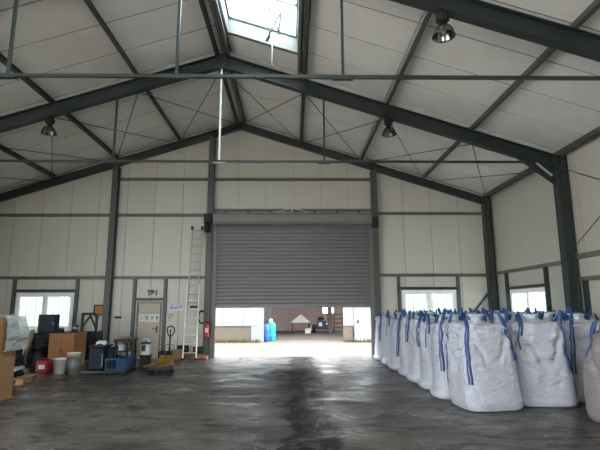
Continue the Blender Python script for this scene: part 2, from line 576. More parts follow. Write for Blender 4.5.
hi_back = lambda x: ztop(x) + LIFT - 0.01
mb = MB()
for poly in strip_pieces(XL - 0.1, XRT + 0.1, lambda x: 0.0, lambda x: ztop(x) + LIFT + 0.09, OPEN_B, (XR,)):
    mb.prism(poly, 0.05, 0.12, fn_back)
wall_back = struct('wall_back', mb, MT['joint'])
panel_run(wall_back, XL, XRT, 0.952, 0.03, lambda x: 0.0, hi_back, OPEN_B, fn_back, MT['wall'], breaks=(XR,))


def column(parent, x, y, h, b, z1, up, m='column_dark', name='column', z0=0.0):
    q = MB(); q.sweep(ibeam(h, b), (x, y, z0), (x, y, z1), up)
    return part(name, q, MT[m], parent)


# gable posts
for x in (XR - 2 * S + 0.0, -2.80, 2.83):
    column(wall_back, x, YB - 0.11, 0.22, 0.20, ztop(x) - 0.25, (0, 1, 0), 'column_grey')
    q = MB(); q.box(x - 0.14, x + 0.14, YB - 0.24, YB - 0.004, 0, 0.02); part('base_plate', q, MT['steel'], wall_back)
for x in (XR - 4 * S, XR + 4 * S):
    column(wall_back, x, DG, 0.26, 0.24, ZE + 0.05, (1, 0, 0))


def girt(parent, P, Q, m='girt', d=0.10, up=(0, 0, 1)):
    q = MB(); q.sweep(cpurlin(d, 0.07), P, Q, up)
    return part('girt', q, MT[m], parent)


XA, XB_, XC, XD = XR - 4 * S + 0.13, XR - 2 * S, -2.80, 2.83
yg = YB - 0.036
for x0, x1, z in ((XA, XB_ - 0.1, 2.60), (XA, XB_ - 0.1, 4.73), (XB_ + 0.1, XC - 0.1, 2.60), (XB_ + 0.1, XC - 0.1, 4.73), (XB_ + 0.1, XC - 0.1, 6.0),
                  (XC + 0.1, XD - 0.1, 6.0), (XC + 0.1, XD - 0.1, 4.90), (XD + 0.1, XR + 4 * S - 0.13, 2.66), (XD + 0.1, XR + 4 * S - 0.13, 4.79)):
    girt(wall_back, (x0, yg, z), (x1, yg, z))
for x, z in ((-9.22, 2.55), (-7.15, 2.55), (3.58, 2.61), (5.59, 2.61), (-5.25, 2.55), (-4.23, 2.55)):
    q = MB(); q.sweep(cpurlin(0.08, 0.10), (x, yg, 0), (x, yg, z), (0, 1, 0))
    part('window_post', q, MT['column_grey'], wall_back)
for x0, x1, z in ((-9.17, -7.20, 2.17), (3.63, 5.54, 2.22), (-5.2, -4.28, 1.88)):
    q = MB(); q.box(x0, x1, yg - 0.035, yg + 0.03, z - 0.045, z + 0.045)
    part('head_rail', q, MT['steel'], wall_back)
q = MB(); q.bar((6.02, YB - 0.06, 1.38), (6.58, YB - 0.06, 2.05), 0.06); part('corner_strut', q, MT['steel'], wall_back)


def text_mesh(s, size, m, depth=0.004, bold=0.0):
    cu = bpy.data.curves.new('lettering', 'FONT')
    cu.body = s; cu.size = size; cu.extrude = depth; cu.align_x = 'CENTER'; cu.align_y = 'CENTER'; cu.offset = bold
    o = bpy.data.objects.new('lettering', cu)
    COL.objects.link(o)
    dg = bpy.context.evaluated_depsgraph_get()
    me = bpy.data.meshes.new_from_object(o.evaluated_get(dg))
    bpy.data.objects.remove(o); bpy.data.curves.remove(cu)
    me.materials.clear(); me.materials.append(m)
    return me


link('lettering', text_mesh('TB1', 0.22, MT['ink'], bold=0.014), wall_back, (-4.66, YB - 0.006, 2.09), (PI / 2, 0, 0), 'black lettering TB1')

# ------------------------------------------------------------------ side walls
WIN_S = (12.45, 14.58, 0.82, 2.12)
OPEN_R = [WIN_S]


def fn_right(p, wv): return (XRT + wv, p[0], p[1])
def fn_left(p, wv): return (XL - wv, p[0], p[1])


hi_side = lambda y: ZE + LIFT + 0.02
mb = MB()
for poly in strip_pieces(YF, YB + 0.12, lambda x: 0.0, hi_side, OPEN_R): mb.prism(poly, 0.05, 0.12, fn_right)
wall_right = struct('wall_right', mb, MT['wall'])
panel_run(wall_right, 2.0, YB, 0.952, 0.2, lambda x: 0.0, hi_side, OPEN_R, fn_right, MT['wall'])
mb = MB()
for poly in strip_pieces(YF, YB + 0.12, lambda x: 0.0, hi_side, [LDOOR]): mb.prism(poly, 0.05, 0.12, fn_left)
wall_left = struct('wall_left', mb, MT['wall'])
panel_run(wall_left, 6.0, YB, 0.952, 0.2, lambda x: 0.0, hi_side, [], fn_left, MT['wall'])
xg = XRT - 0.036
XC4 = XR + 4 * S
for yf in (D2, D3):
    column(wall_right, XC4, yf, 0.28, 0.24, ZE + 0.02, (1, 0, 0))
    q = MB(); q.box(XC4 - 0.2, XC4 + 0.165, yf - 0.16, yf + 0.16, 0, 0.022); part('base_plate', q, MT['steel'], wall_right)
    column(wall_left, XR - 4 * S, yf, 0.28, 0.24, ZE + 0.02, (1, 0, 0))
girt(wall_right, (xg, D2 + 0.13, 2.70), (xg, DG - 0.13, 2.70), up=(0, 0, 1))
girt(wall_right, (xg, D3 + 0.13, 2.78), (xg, D2 - 0.13, 2.78), d=0.12)
girt(wall_right, (xg, D3 + 0.13, 2.24), (xg, D2 - 0.13, 2.24))
for y, z in ((14.68, 2.66), (12.36, 2.66), (10.72, 2.2), (8.4, 2.2)):
    q = MB(); q.sweep(cpurlin(0.09, 0.12), (xg, y, 0), (xg, y, z), (1, 0, 0))
    part('window_post', q, MT['steel'], wall_right)
q = MB(); q.box(xg - 0.03, xg + 0.03, 12.42, 14.63, 2.14, 2.22); part('head_rail', q, MT['steel'], wall_right)
for P, Q in (((XC4 - 0.02, D2 - 0.1, 5.0), (XC4 - 0.02, D3 + 0.1, 2.9)), ((XC4 - 0.02, D2 - 0.1, 2.9), (XC4 - 0.02, D3 + 0.1, 5.0))):
    q = MB(); q.tube([P, Q], 0.011, 6); part('brace_rod', q, MT['steel'], wall_right)

# rear wall with its open door, behind the camera
mb = MB()
for poly in strip_pieces(XL - 0.1, XRT + 0.1, lambda x: 0.0, lambda x: ztop(x) + LIFT + 0.09, [RDOOR], (XR,)):
    mb.prism(poly, 0.0, 0.12, lambda p, wv: (p[0], YF - wv, p[1]))
struct('wall_rear', mb, MT['wall'])

# ------------------------------------------------------------------ roof
OPEN_S = [(a, b, SX0 - XR, SX1 - XR) for a, b in SKYL]


def fn_roof(sg): return lambda p, wv: (XR + sg * p[1], p[0], ZR + LIFT - M * p[1] + wv)


dmax = 4 * S + 0.32
mb = MB()
for sg in (-1, 1):
    ops = OPEN_S if sg == 1 else []
    for poly in strip_pieces(YF - 0.1, YB + 0.12, lambda y: 0.0, lambda y: dmax, ops): mb.prism(poly, 0.010, 0.13, fn_roof(sg))
ceiling = struct('ceiling', mb, MT['roof_joint'])
for sg in (-1, 1):
    ops = OPEN_S if sg == 1 else []
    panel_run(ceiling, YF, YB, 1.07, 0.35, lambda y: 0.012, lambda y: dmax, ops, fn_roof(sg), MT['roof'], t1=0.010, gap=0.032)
# purlins
for k in (-4, -3, -2, -1, 0, 1, 2, 3, 4):
    x = XR + k * S
    z = ztop(x) + LIFT / 2
    nrm = Vector((M * (1 if k > 0 else -1 if k < 0 else 0), 0, 1)).normalized()
    xs = [x] if k else [x - 0.13, x + 0.13]
    for xx in xs:
        zz = ztop(xx) + LIFT / 2 - 0.004
        q = MB(); q.sweep(cpurlin(0.15, 0.075), (xx, 2.0, zz), (xx, YB - 0.02, zz), nrm)
        part('purlin', q, MT['column_grey'], ceiling)
# trimmers round the roof light and the conduit that runs to the lamps
for x in (SX0 - 0.06, SX1 + 0.05):
    zz = ztop(x) + LIFT / 2
    q = MB(); q.sweep(cpurlin(0.13, 0.07), (x, D3 + 0.08, zz), (x, D2 - 0.08, zz), (M, 0, 1)); part('trimmer', q, MT['steel_grey'], ceiling)
xx = XR + 2 * S - 0.11
q = MB(); q.tube([(xx, 2.0, ztop(xx) + 0.03), (xx, YB - 0.1, ztop(xx) + 0.03)], 0.022, 8); part('conduit', q, MT['galv'], ceiling)

# rafters, ties, hangers
for yf, h, b in ((DG, 0.24, 0.15), (D2, 0.33, 0.18), (D3, 0.33, 0.18)):
    for sg in (-1, 1):
        P = Vector((XR, yf, ZR)); Q = Vector((XR + sg * 4 * S, yf, ZE))
        d = (Q - P).normalized(); n = Vector((-d.z, 0, d.x)); n = n if n.z > 0 else -n
        off = -n * (h / 2)
        q = MB(); q.sweep(ibeam(h, b, 0.018, 0.012), P + off, Q + off, n)
        part('rafter', q, MT['steel'], ceiling)
        if yf != DG:
            # haunch at the eave and stiffener at the ridge
            xe = XR + sg * (4 * S - 0.14)
            pts = [(xe, ZE - 0.25), (xe, ZE - 0.75), (xe - sg * 0.95, ZE + 0.95 * M - 0.32)]
            q = MB(); q.prism(pts, yf - 0.01, yf + 0.01, lambda p, wv: (p[0], wv, p[1])); part('haunch_plate', q, MT['steel'], ceiling)
            q = MB(); q.bar((xe - sg * 0.46, yf - 0.05, ZT - 0.04), (xe - sg * 0.10, yf - 0.05, ZE - 0.50), 0.045, 0.045); part('knee_strut', q, MT['galv'], ceiling, label='pale short strut at the end of the tie bar')
    if yf != DG:
        q = MB(); q.prism([(XR - 0.13, ZR - 0.40), (XR + 0.13, ZR - 0.40), (XR + 0.13, ZR - 0.05), (XR, ZR - 0.01), (XR - 0.13, ZR - 0.05)], yf - 0.092, yf + 0.092, lambda p, wv: (p[0], wv, p[1]))
        part('ridge_plate', q, MT['steel'], ceiling)
for yf in (D2, D3):
    x0, x1 = XR - 7.88, XR + 7.88
    q = MB()
    q.bar((x0, yf, ZT), (x1, yf, ZT), 0.052, 0.052)
    tie = part('tie_bar', q, MT['steel'], ceiling)
    q = MB(); q.box(x1 - 0.06, x1 + 0.1, yf - 0.05, yf + 0.05, ZT - 0.045, ZT + 0.075); part('tie_clevis', q, MT['steel'], tie)
    q = MB(); q.box(x0 - 0.1, x0 + 0.06, yf - 0.05, yf + 0.05, ZT - 0.045, ZT + 0.075); part('tie_clevis', q, MT['steel'], tie)
    for dx in (-2.62, 0.0, 2.62):
        x = XR + dx
        q = MB(); q.bar((x, yf, ZT + 0.03), (x, yf, ztop(x) - 0.33), 0.045)
        q.box(x - 0.16, x + 0.16, yf - 0.04, yf + 0.04, ZT - 0.045, ZT - 0.031)
        part('hanger', q, MT['tarp'] if (dx == 0 and yf == D2) else MT['steel'], tie, label='white painted hanger' if (dx == 0 and yf == D2) else None)
# wind bracing rods in the last bay
zb = -0.36
for k in range(-4, 4):
    xa, xb = XR + k * S, XR + (k + 1) * S
    for ya, yb in ((D2 + 0.08, DG - 0.08), (DG - 0.08, D2 + 0.08)):
        q = MB(); q.tube([(xa, ya, ztop(xa) - (0.31 if ya < 13 else 0.12)), (xb, yb, ztop(xb) - (0.31 if yb < 13 else 0.12))], 0.011, 6)
        part('brace_rod', q, MT['steel'], ceiling)

# ------------------------------------------------------------------ roof light
def make_skylight(idx, a, b, detail):
    root = struct('window_%d' % idx)
    fr = fn_roof(1)
    d0, d1 = SX0 - XR, SX1 - XR
    H0, H1 = 0.0, 0.40
    t, e = 0.04, 0.008
    for nm, (ya, yb, da, db) in {'a': (a - t, a + e, d0 - t, d1 + t), 'b': (b - e, b + t, d0 - t, d1 + t), 'c': (a + e, b - e, d0 - t, d0 + e), 'd': (a + e, b - e, d1 - e, d1 + t)}.items():
        q = MB(); q.prism([(ya, da), (yb, da), (yb, db), (ya, db)], H0 - 0.004, H1 - 0.031, fr)
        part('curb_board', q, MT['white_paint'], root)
    if detail:
        # bright ceiling trim below the curb and the sash frame with its middle bar
        for ya, yb, da, db in ((a - 0.09, a, d0 - 0.09, d1 + 0.09), (b, b + 0.09, d0 - 0.09, d1 + 0.09), (a, b, d0 - 0.09, d0), (a, b, d1, d1 + 0.09)):
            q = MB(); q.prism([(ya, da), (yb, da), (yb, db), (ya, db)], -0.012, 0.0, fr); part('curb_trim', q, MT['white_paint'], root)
    fw = 0.05
    q = MB()
    for ya, yb, da, db in ((a, a + fw, d0, d1), (b - fw, b, d0, d1), (a + fw, b - fw, d0, d0 + fw), (a + fw, b - fw, d1 - fw, d1), ((a + b) / 2 - 0.02, (a + b) / 2 + 0.02, d0 + fw, d1 - fw)):
        q.prism([(ya, da), (yb, da), (yb, db), (ya, db)], H1 - 0.03, H1 + 0.02, fr)
    sash = part('sash', q, MT['steel_grey'], root)
    for ya, yb in ((a + fw, (a + b) / 2 - 0.02), ((a + b) / 2 + 0.02, b - fw)):
        q = MB(); q.prism([(ya, d0 + fw), (yb, d0 + fw), (yb, d1 - fw), (ya, d1 - fw)], H1 - 0.006, H1 + 0.006, fr)
        part('pane', q, MT['glass'], sash)
    return root


sky1 = make_skylight(4, *SKYL[0], True)
for i, (a, b) in enumerate(SKYL[1:]): make_skylight(5 + i, a, b, False)
# opener linkage hanging in the roof light: two crossed pairs of rods, and a thin pull rod down to the tie
ox, oy = -0.52, 9.25
oz = ZR + LIFT - M * (ox - XR)
q = MB()
for dy in (-0.10, 0.10):
    q.bar((ox, oy + dy, oz + 0.37), (ox + 0.02, oy + dy * 0.8, oz - 0.30), 0.034, 0.034)
    q.bar((ox + 0.28, oy + dy, oz + 0.28), (ox + 0.22, oy + dy * 0.8, oz - 0.22), 0.034, 0.034)
q.bar((ox, oy, oz + 0.37), (ox + 0.22, oy, oz - 0.2), 0.03, 0.03)
q.bar((ox + 0.28, oy, oz + 0.28), (ox + 0.02, oy, oz - 0.24), 0.03, 0.03)
q.bar((ox + 0.02, oy, oz - 0.30), (ox - 0.05, oy + 0.05, oz - 0.42), 0.04, 0.04)
part('opener_arm', q, MT['column_dark'], sky1)
q = MB(); q.tube([(ox + 0.08, oy, oz - 0.24), (ox + 0.08, oy - 0.01, oz - 1.02)], 0.012, 6); part('pull_rod', q, MT['white'], sky1)


# ------------------------------------------------------------------ windows
def make_window(idx, op, side):
    u0, u1, z0, z1 = op
    root = struct('window_%d' % idx)
    fn = {'back': fn_back, 'right': fn_right, 'left': fn_left}[side]
    fw = 0.085

    def rect(q, a, b, c, d, t0, t1): q.prism([(a, c), (b, c), (b, d), (a, d)], t0, t1, fn)
    mid = (u0 + u1) / 2
    q = MB()
    rect(q, u0, u1, z0, z0 + fw, -0.02, 0.06); rect(q, u0, u1, z1 - fw, z1, -0.02, 0.06)
    rect(q, u0, u0 + fw, z0 + fw, z1 - fw, -0.02, 0.06); rect(q, u1 - fw, u1, z0 + fw, z1 - fw, -0.02, 0.06)
    rect(q, mid - 0.05, mid + 0.05, z0 + fw, z1 - fw, -0.02, 0.06)
    part('window_frame', q, MT['frame_white'], root)
    q = MB(); rect(q, u0 - 0.04, u1 + 0.04, z0 - 0.035, z0, -0.13, 0.0); part('window_sill', q, MT['white'], root)
    for a, b in ((u0 + fw, mid - 0.05), (mid + 0.05, u1 - fw)):
        q = MB(); sf = 0.04
        rect(q, a, b, z0 + fw, z0 + fw + sf, 0.0, 0.05); rect(q, a, b, z1 - fw - sf, z1 - fw, 0.0, 0.05)
        rect(q, a, a + sf, z0 + fw + sf, z1 - fw - sf, 0.0, 0.05); rect(q, b - sf, b, z0 + fw + sf, z1 - fw - sf, 0.0, 0.05)
        s = part('sash', q, MT['frame_white'], root)
        q = MB(); rect(q, a + sf, b - sf, z0 + fw + sf, z1 - fw - sf, 0.02, 0.03); part('pane', q, MT['glass'], s)
    # iron bars outside the glass
    q = MB(); rect(q, u0, u1, z0 + 0.03, z0 + 0.06, 0.16, 0.18); rect(q, u0, u1, z1 - 0.06, z1 - 0.03, 0.16, 0.18); part('grille_rail', q, MT['white'], root)
    bar = MB(); rect(bar, -0.009, 0.009, z0, z1, 0.160, 0.178)
    bm_ = bar.mesh('grille_bar', MT['galv'])
    base = fn((0, 0), 0)
    n = int((u1 - u0 - 0.2) / 0.15)
    for i in range(n + 1):
        u = u0 + 0.1 + i * (u1 - u0 - 0.2) / n
        link('grille_bar', bm_, root, (u, 0, 0) if side == 'back' else (0, u, 0))
    return root


make_window(1, WIN_L, 'back')
make_window(2, WIN_R, 'back')
make_window(3, WIN_S, 'right')

# ------------------------------------------------------------------ roller shutter
d1 = struct('door_1')
SB = 1.635
pitch = 0.124
sl = MB()
prof = [(0.004, -0.008), (0.004, 0.012), (-0.026, 0.022), (-0.034, 0.050), (-0.030, 0.088), (-0.014, 0.104), (0.004, 0.108), (0.004, 0.1155), (0.014, 0.1155), (0.014, -0.008)]
sl.prism(prof, -2.56, 2.61, lambda p, wv: (wv, p[0], p[1]))
slm = sl.mesh('slat', MT['shutter'])
for i in range(23):
    link('slat', slm, d1, (0, YB - 0.06, SB + 0.07 + i * pitch))
q = MB(); q.box(-2.56, 2.61, YB - 0.085, YB - 0.04, SB - 0.03, SB + 0.07); q.box(-2.56, 2.61, YB - 0.10, YB - 0.03, SB - 0.045, SB - 0.03)
part('bottom_bar', q, MT['shutter'], d1)
q = MB()
pr = [(0.0, 4.36), (-0.30, 4.36), (-0.36, 4.44), (-0.36, 4.66), (-0.28, 4.76), (0.0, 4.76)]
q.prism(pr, -2.66, 2.68, lambda p, wv: (wv, YB - 0.06 + p[0], p[1]))
part('shutter_box', q, MT['shutter_box'], d1)
for x0, x1 in ((-2.70, -2.54), (2.60, 2.74)):
    q = MB(); q.box(x0, x1, YB - 0.14, YB - 0.096, 0, 4.36); q.box(x0, x1, YB - 0.03, YB - 0.001, 0, 4.36)
    q.box(x0 if x0 < 0 else x1 - 0.03, x0 + 0.03 if x0 < 0 else x1, YB - 0.096, YB - 0.03, 0, 4.36)
    part('guide_rail', q, MT['steel_grey'], d1)
q = MB(); q.bbox(-2.95, -2.70, YB - 0.5, YB - 0.25, 4.40, 4.70); q.lathe([(0.09, 0), (0.09, 0.3)], (-2.85, YB - 0.36, 4.08), 14); part('motor', q, MT['darkgrey'], d1)
q = MB(); q.bbox(2.69, 2.90, YB - 0.45, YB - 0.24, 4.25, 4.60); part('end_bracket', q, MT['darkgrey'], d1)
q = MB(); q.tube([(-0.62, YB - 0.30, 4.775), (-0.45, YB - 0.30, 4.79), (-0.2, YB - 0.30, 4.88), (0.0, YB - 0.30, 4.91), (0.2, YB - 0.30, 4.88), (0.45, YB - 0.30, 4.79), (0.62, YB - 0.30, 4.775)], 0.022, 8)
q.bar((0, YB - 0.30, 4.75), (0, YB - 0.30, 4.9), 0.05); part('arched_stay', q, MT['galv'], d1)
q = MB()
for i in range(7):
    q.box(-2.3 + i * 0.76, -2.24 + i * 0.76, YB - 0.2, YB - 0.07, 4.76, 4.855)
part('hanger_bracket', q, MT['steel'], d1)

# ------------------------------------------------------------------ personnel door
d2 = struct('door_2')
a, b, z0, z1 = PDOOR
q = MB(); q.box(a, a + 0.05, YB - 0.03, YB + 0.06, 0, z1); q.box(b - 0.05, b, YB - 0.03, YB + 0.06, 0, z1); q.box(a + 0.05, b - 0.05, YB - 0.03, YB + 0.06, z1 - 0.05, z1)
part('door_frame', q, MT['steel_grey'], d2)
q = MB(); q.bbox(a + 0.052, b - 0.052, YB, YB + 0.05, 0.01, z1 - 0.052, 0.006); leaf = part('door_leaf', q, MT['door'], d2)
q = MB(); q.box(b - 0.16, b - 0.11, YB - 0.012, YB, 0.80, 1.0); q.tube([(b - 0.135, YB - 0.012, 0.92), (b - 0.135, YB - 0.055, 0.92), (b - 0.26, YB - 0.055, 0.92)], 0.011, 8)
part('door_handle', q, MT['black'], leaf)
for z in (0.25, 1.5):
    q = MB(); q.tube([(a + 0.055, YB - 0.012, z), (a + 0.055, YB - 0.012, z + 0.12)], 0.012, 8); part('hinge', q, MT['steel'], leaf)


# ------------------------------------------------------------------ signs on the back wall
def sheet(label, x0, x1, z0, z1, y, blots, ink='ink', paper='paper', name='notice_sheet'):
    t = thing(name, label, 'sign', ((x0 + x1) / 2, y, z0))
    hw, h = (x1 - x0) / 2, z1 - z0
    q = MB(); q.box(-hw, hw, -0.003, 0, 0, h); part('paper', q, MT[paper], t)
    for bx0, bx1, bz0, bz1 in blots:
        q = MB(); q.box(-hw + bx0 * 2 * hw, -hw + bx1 * 2 * hw, -0.005, -0.003, bz0 * h, bz1 * h)
        part('print', q, MT[ink], t)
    return t


lines = [(0.15, 0.85, 0.30 + 0.13 * i, 0.36 + 0.13 * i) for i in range(4)]
sheet('small bluish notice at the left edge of the door leaf', -5.07, -4.90, 1.16, 1.40, YB, lines, 'inkblue')
sheet('wide white three-part notice across the personnel door', -4.88, -4.37, 1.14, 1.40, YB, [(0.07, 0.22, 0.35, 0.8), (0.10, 0.19, 0.2, 0.3), (0.42, 0.56, 0.45, 0.7), (0.44, 0.54, 0.25, 0.35), (0.74, 0.88, 0.35, 0.75), (0.76, 0.86, 0.2, 0.28)], 'inkgrey')
sheet('white and blue wall poster between the door and the ladder', -4.10, -3.62, 1.50, 1.74, YB, [(0.05, 0.95, 0.86, 0.94), (0.08, 0.3, 0.2, 0.7), (0.38, 0.6, 0.25, 0.6), (0.66, 0.92, 0.4, 0.75)], 'inkblue')
sheet('small pale text sheet below the wall poster', -4.12, -3.86, 1.24, 1.44, YB, [(0.1, 0.7, 0.7, 0.8), (0.1, 0.85, 0.45, 0.53), (0.1, 0.4, 0.12, 0.28)], 'ink', 'wall')
t = thing('name_plate', 'narrow dark plate on the wall right of the gable post', 'sign', (-5.75, YB, 1.26))
q = MB(); q.bbox(-0.12, 0.12, -0.012, 0, 0, 0.07, 0.004); part('plate', q, MT['darkgrey'], t)
q = MB(); q.tube([(-0.10, -0.016, 0.035), (0.10, -0.016, 0.05)], 0.006, 6); part('raised_edge', q, MT['black'], t)
t = thing('framed_sign', 'dark framed orange-brown sign above the clutter', 'sign', (-6.37, YB, 1.36))
q = MB(); q.box(-0.19, 0.19, -0.035, 0, 0, 0.04); q.box(-0.19, 0.19, -0.035, 0, 0.31, 0.35); q.box(-0.19, -0.15, -0.035, 0, 0.04, 0.31); q.box(0.15, 0.19, -0.035, 0, 0.04, 0.31); part('frame', q, MT['black'], t)
q = MB(); q.box(-0.15, 0.15, -0.015, -0.001, 0.04, 0.31); part('picture', q, MT['orangeprint'], t)

# ------------------------------------------------------------------ high-bay lamps
def make_lamp(label, x, yf):
    z = ztop(x) - 0.31
    t = thing('high_bay_lamp', label, 'lamp', (x, yf, z), 0, 'high bay lamps under the rafters')
    q = MB(); q.tube([(0, 0, 0.02), (0, 0, -0.06)], 0.02, 8); part('hook', q, MT['black'], t)
    q = MB(); q.lathe([(0.0, -0.05), (0.085, -0.055), (0.10, -0.08), (0.10, -0.20), (0.085, -0.22), (0.0, -0.22)], n=20)
    for i in range(10):
        a = 2 * PI * i / 10
        q.bar((0.10 * math.cos(a), 0.10 * math.sin(a), -0.09), (0.10 * math.cos(a), 0.10 * math.sin(a), -0.19), 0.02, 0.012)
    part('ballast_housing', q, MT['black'], t)
    q = MB(); q.lathe([(0.06, -0.22), (0.055, -0.27), (0.085, -0.30)], n=20); part('neck', q, MT['black'], t)
    q = MB(); q.lathe([(0.085, -0.295), (0.13, -0.33), (0.165, -0.40), (0.178, -0.47), (0.186, -0.475), (0.178, -0.46), (0.158, -0.40), (0.122, -0.338), (0.08, -0.305)], n=32); part('reflector', q, MT['chrome'], t)
    q = MB(); q.lathe([(0.0, -0.30), (0.03, -0.31), (0.045, -0.37), (0.035, -0.42), (0.0, -0.435)], n=16); part('bulb', q, MT['white'], t)
    return t


make_lamp('high bay lamp below the middle rafter at far left', XR - 2 * S, D2)
make_lamp('smaller high bay lamp below the middle rafter right of the shutter', XR + 2 * S, D2)
make_lamp('largest and nearest high bay lamp at the top right', XR + 2 * S, D3)

# ------------------------------------------------------------------ opposite building seen under the shutter
YO = 22.5
mb = MB(); mb.box(-14, -1.37, YO, YO + 0.25, -0.02, 0.74)
wo = struct('wall_opposite_left', mb, MT['outconc'])
q = MB()
for i in range(13):
    x1 = -1.37 - i * 0.98
    q = MB(); q.box(max(-14, x1 - 0.97), x1, YO - 0.04, YO + 0.2, 0.74, 4.5); part('cladding_panel', q, MT['outwhite'], wo)
q = MB(); q.box(-1.95, -1.36, YO - 0.03, YO + 0.26, -0.02, 0.74); part('pier', q, MT['outwhite'], wo)
mb = MB(); mb.box(2.44, 2.90, YO, YO + 0.25, -0.02, 0.74); mb.box(4.1, 14, YO, YO + 0.25, -0.02, 0.74)
wo2 = struct('wall_opposite_right', mb, MT['outconc'])
for i in range(12):
    x0 = 2.44 + i * 0.97
    q = MB(); q.box(x0, x0 + 0.96, YO - 0.04, YO + 0.2, 0.74, 4.5); part('cladding_panel', q, MT['outwhite'], wo2)
t = struct('door_3')
q = MB(); q.box(2.95, 4.05, YO - 0.10, YO - 0.045, 0.03, 2.3); part('door_leaf', q, MT['outwhite'], t)
q = MB(); q.box(3.10, 3.16, YO - 0.14, YO - 0.10, 0.85, 1.0); part('door_handle', q, MT['darkgrey'], t)
mb = MB(); mb.box(-14, 14, YO - 0.04, YO + 0.25, 3.4 + 1.1, 4.9); struct('trim_1', mb, MT['outwhite'])
mb = MB(); mb.box(-8, 2.15, 32.8, 33.1, -0.02, 5.0); mb.box(2.9, 9, 32.8, 33.1, -0.02, 5.0); mb.box(2.15, 2.9, 32.8, 33.1, -0.02, 1.2)
struct('wall_shed_back', mb, MT['brickwall'])
mb = MB(); mb.box(-8.2, -8, YO + 0.25, 33, -0.02, 5); struct('wall_shed_left', mb, MT['brickwall'])
mb = MB(); mb.box(9, 9.2, YO + 0.25, 33, -0.02, 5); struct('wall_shed_right', mb, MT['brickwall'])
mb = MB(); mb.box(-8.2, 9.2, YO + 1.6, 33.2, 4.9, 5.1); struct('ceiling_shed', mb, MT['conc_dark'])
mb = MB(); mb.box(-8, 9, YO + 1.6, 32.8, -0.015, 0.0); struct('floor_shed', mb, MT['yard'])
for x0, x1, y in ((-1.66, -1.16, 27.0), (2.2, 2.46, 29.0)):
    mb = MB(); mb.box(x0, x1, y, y + 0.5, 0.0, 4.9)
    p = struct('trim_2' if x0 < 0 else 'trim_3', mb, MT['conc_dark'])
    for k in range(4):
        q = MB(); q.box(x0 + 0.1, x0 + 0.26, y - 0.02, y, 0.3 + 0.45 * k, 0.42 + 0.45 * k); part('pale_stone', q, MT['outconc'], p)
# thing standing by the right pier of the shed, dark stack
t = thing('timber_rack', 'dark slatted rack against the shed wall on the right', 'rack', (2.95, 30.2, 0))
for k in range(4):
    q = MB(); q.box(-0.30, 0.30, -0.2, 0.2, 0.28 + 0.28 * k, 0.36 + 0.28 * k); part('shelf', q, MT['oldwood'], t)
for sx in (-0.28, 0.28):
    q = MB(); q.box(sx - 0.03, sx + 0.03, -0.2, 0.2, 0, 1.25); part('upright', q, MT['oldwood'], t)


def barrel(label, x, y, r, h, m, group=None):
    t = thing('plastic_barrel', label, 'barrel', (x, y, -0.015))
    q = MB(); q.lathe([(r * 0.9, 0), (r * 0.98, 0.03), (r, h * 0.28), (r * 1.03, h * 0.30), (r, h * 0.33), (r, h * 0.64), (r * 1.03, h * 0.66), (r, h * 0.69), (r * 0.97, h * 0.92), (r * 0.8, h * 0.99), (r * 0.7, h)], n=24)
    part('drum', q, MT[m], t)
    q = MB(); q.lathe([(r * 0.72, h), (r * 0.75, h + 0.01), (r * 0.74, h + 0.035), (r * 0.2, h + 0.04)], n=20); part('lid', q, MT[m] if m != 'teal' else MT['teal'], t)
    return t


barrel('teal barrel beside the opening of the opposite shed', -1.02, 23.35, 0.20, 0.86, 'teal')
barrel('blue barrel squeezed between the teal barrel and the white wall', -1.25, 22.95, 0.17, 0.78, 'barrelblue')
t = thing('white_can', 'white can standing on the teal barrel', 'can', (-1.06, 23.35, 0.89))
q = MB(); q.lathe([(0.08, 0), (0.085, 0.02), (0.08, 0.10), (0.03, 0.14)], n=14); part('body', q, MT['white'], t)
q = MB(); q.lathe([(0.032, 0.138), (0.032, 0.17)], n=12); part('cap', q, MT['white'], t)
t = thing('pyramid_canopy', 'small white pyramid canopy on legs inside the opposite shed', 'canopy', (0.55, 31.0, 0))
q = MB(); q.add([(-0.6, -0.5, 0.66), (0.6, -0.5, 0.66), (0.6, 0.5, 0.66), (-0.6, 0.5, 0.66), (-0.06, 0, 1.13), (0.06, 0, 1.13), (-0.6, -0.5, 0.61), (0.6, -0.5, 0.61), (0.6, 0.5, 0.61), (-0.6, 0.5, 0.61)],
             [(0, 1, 5, 4), (1, 2, 5), (2, 3, 4, 5), (3, 0, 4), (0, 6, 7, 1), (1, 7, 8, 2), (2, 8, 9, 3), (3, 9, 6, 0)])
part('canopy', q, MT['tarp'], t)
for sx in (-0.55, 0.55):
    for sy in (-0.45, 0.45):
        q = MB(); q.bar((sx, sy, 0), (sx, sy, 0.64), 0.05); part('leg', q, MT['darkgrey'], t)
t = thing('white_crate', 'white open crate on the shed floor before the canopy', 'crate', (0.97, 29.6, 0))
q = MB(); q.box(-0.18, 0.18, -0.15, 0.15, 0, 0.03); q.box(-0.18, 0.18, -0.15, -0.13, 0.03, 0.3); q.box(-0.18, 0.18, 0.13, 0.15, 0.03, 0.3); q.box(-0.18, -0.16, -0.13, 0.13, 0.03, 0.3); q.box(0.16, 0.18, -0.13, 0.13, 0.03, 0.3)
part('tub', q, MT['tarp'], t)
q = MB(); q.box(-0.2, 0.2, -0.165, -0.15, 0.27, 0.31); part('rim', q, MT['tarp'], t)
t = thing('ride_on_mower', 'dark blue small ride-on machine inside the opposite shed', 'mower', (1.9, 30.6, 0))
q = MB(); q.bbox(-0.45, 0.45, -0.55, 0.55, 0.24, 0.55, 0.06); part('chassis', q, MT['mower'], t)
q = MB(); q.bbox(-0.30, 0.28, -0.6, -0.05, 0.55, 0.80, 0.08); part('bonnet', q, MT['mower'], t)
q = MB(); q.bbox(-0.22, 0.0, -0.625, -0.6, 0.42, 0.66, 0.008); part('radiator_grille', q, MT['tarp'], t)
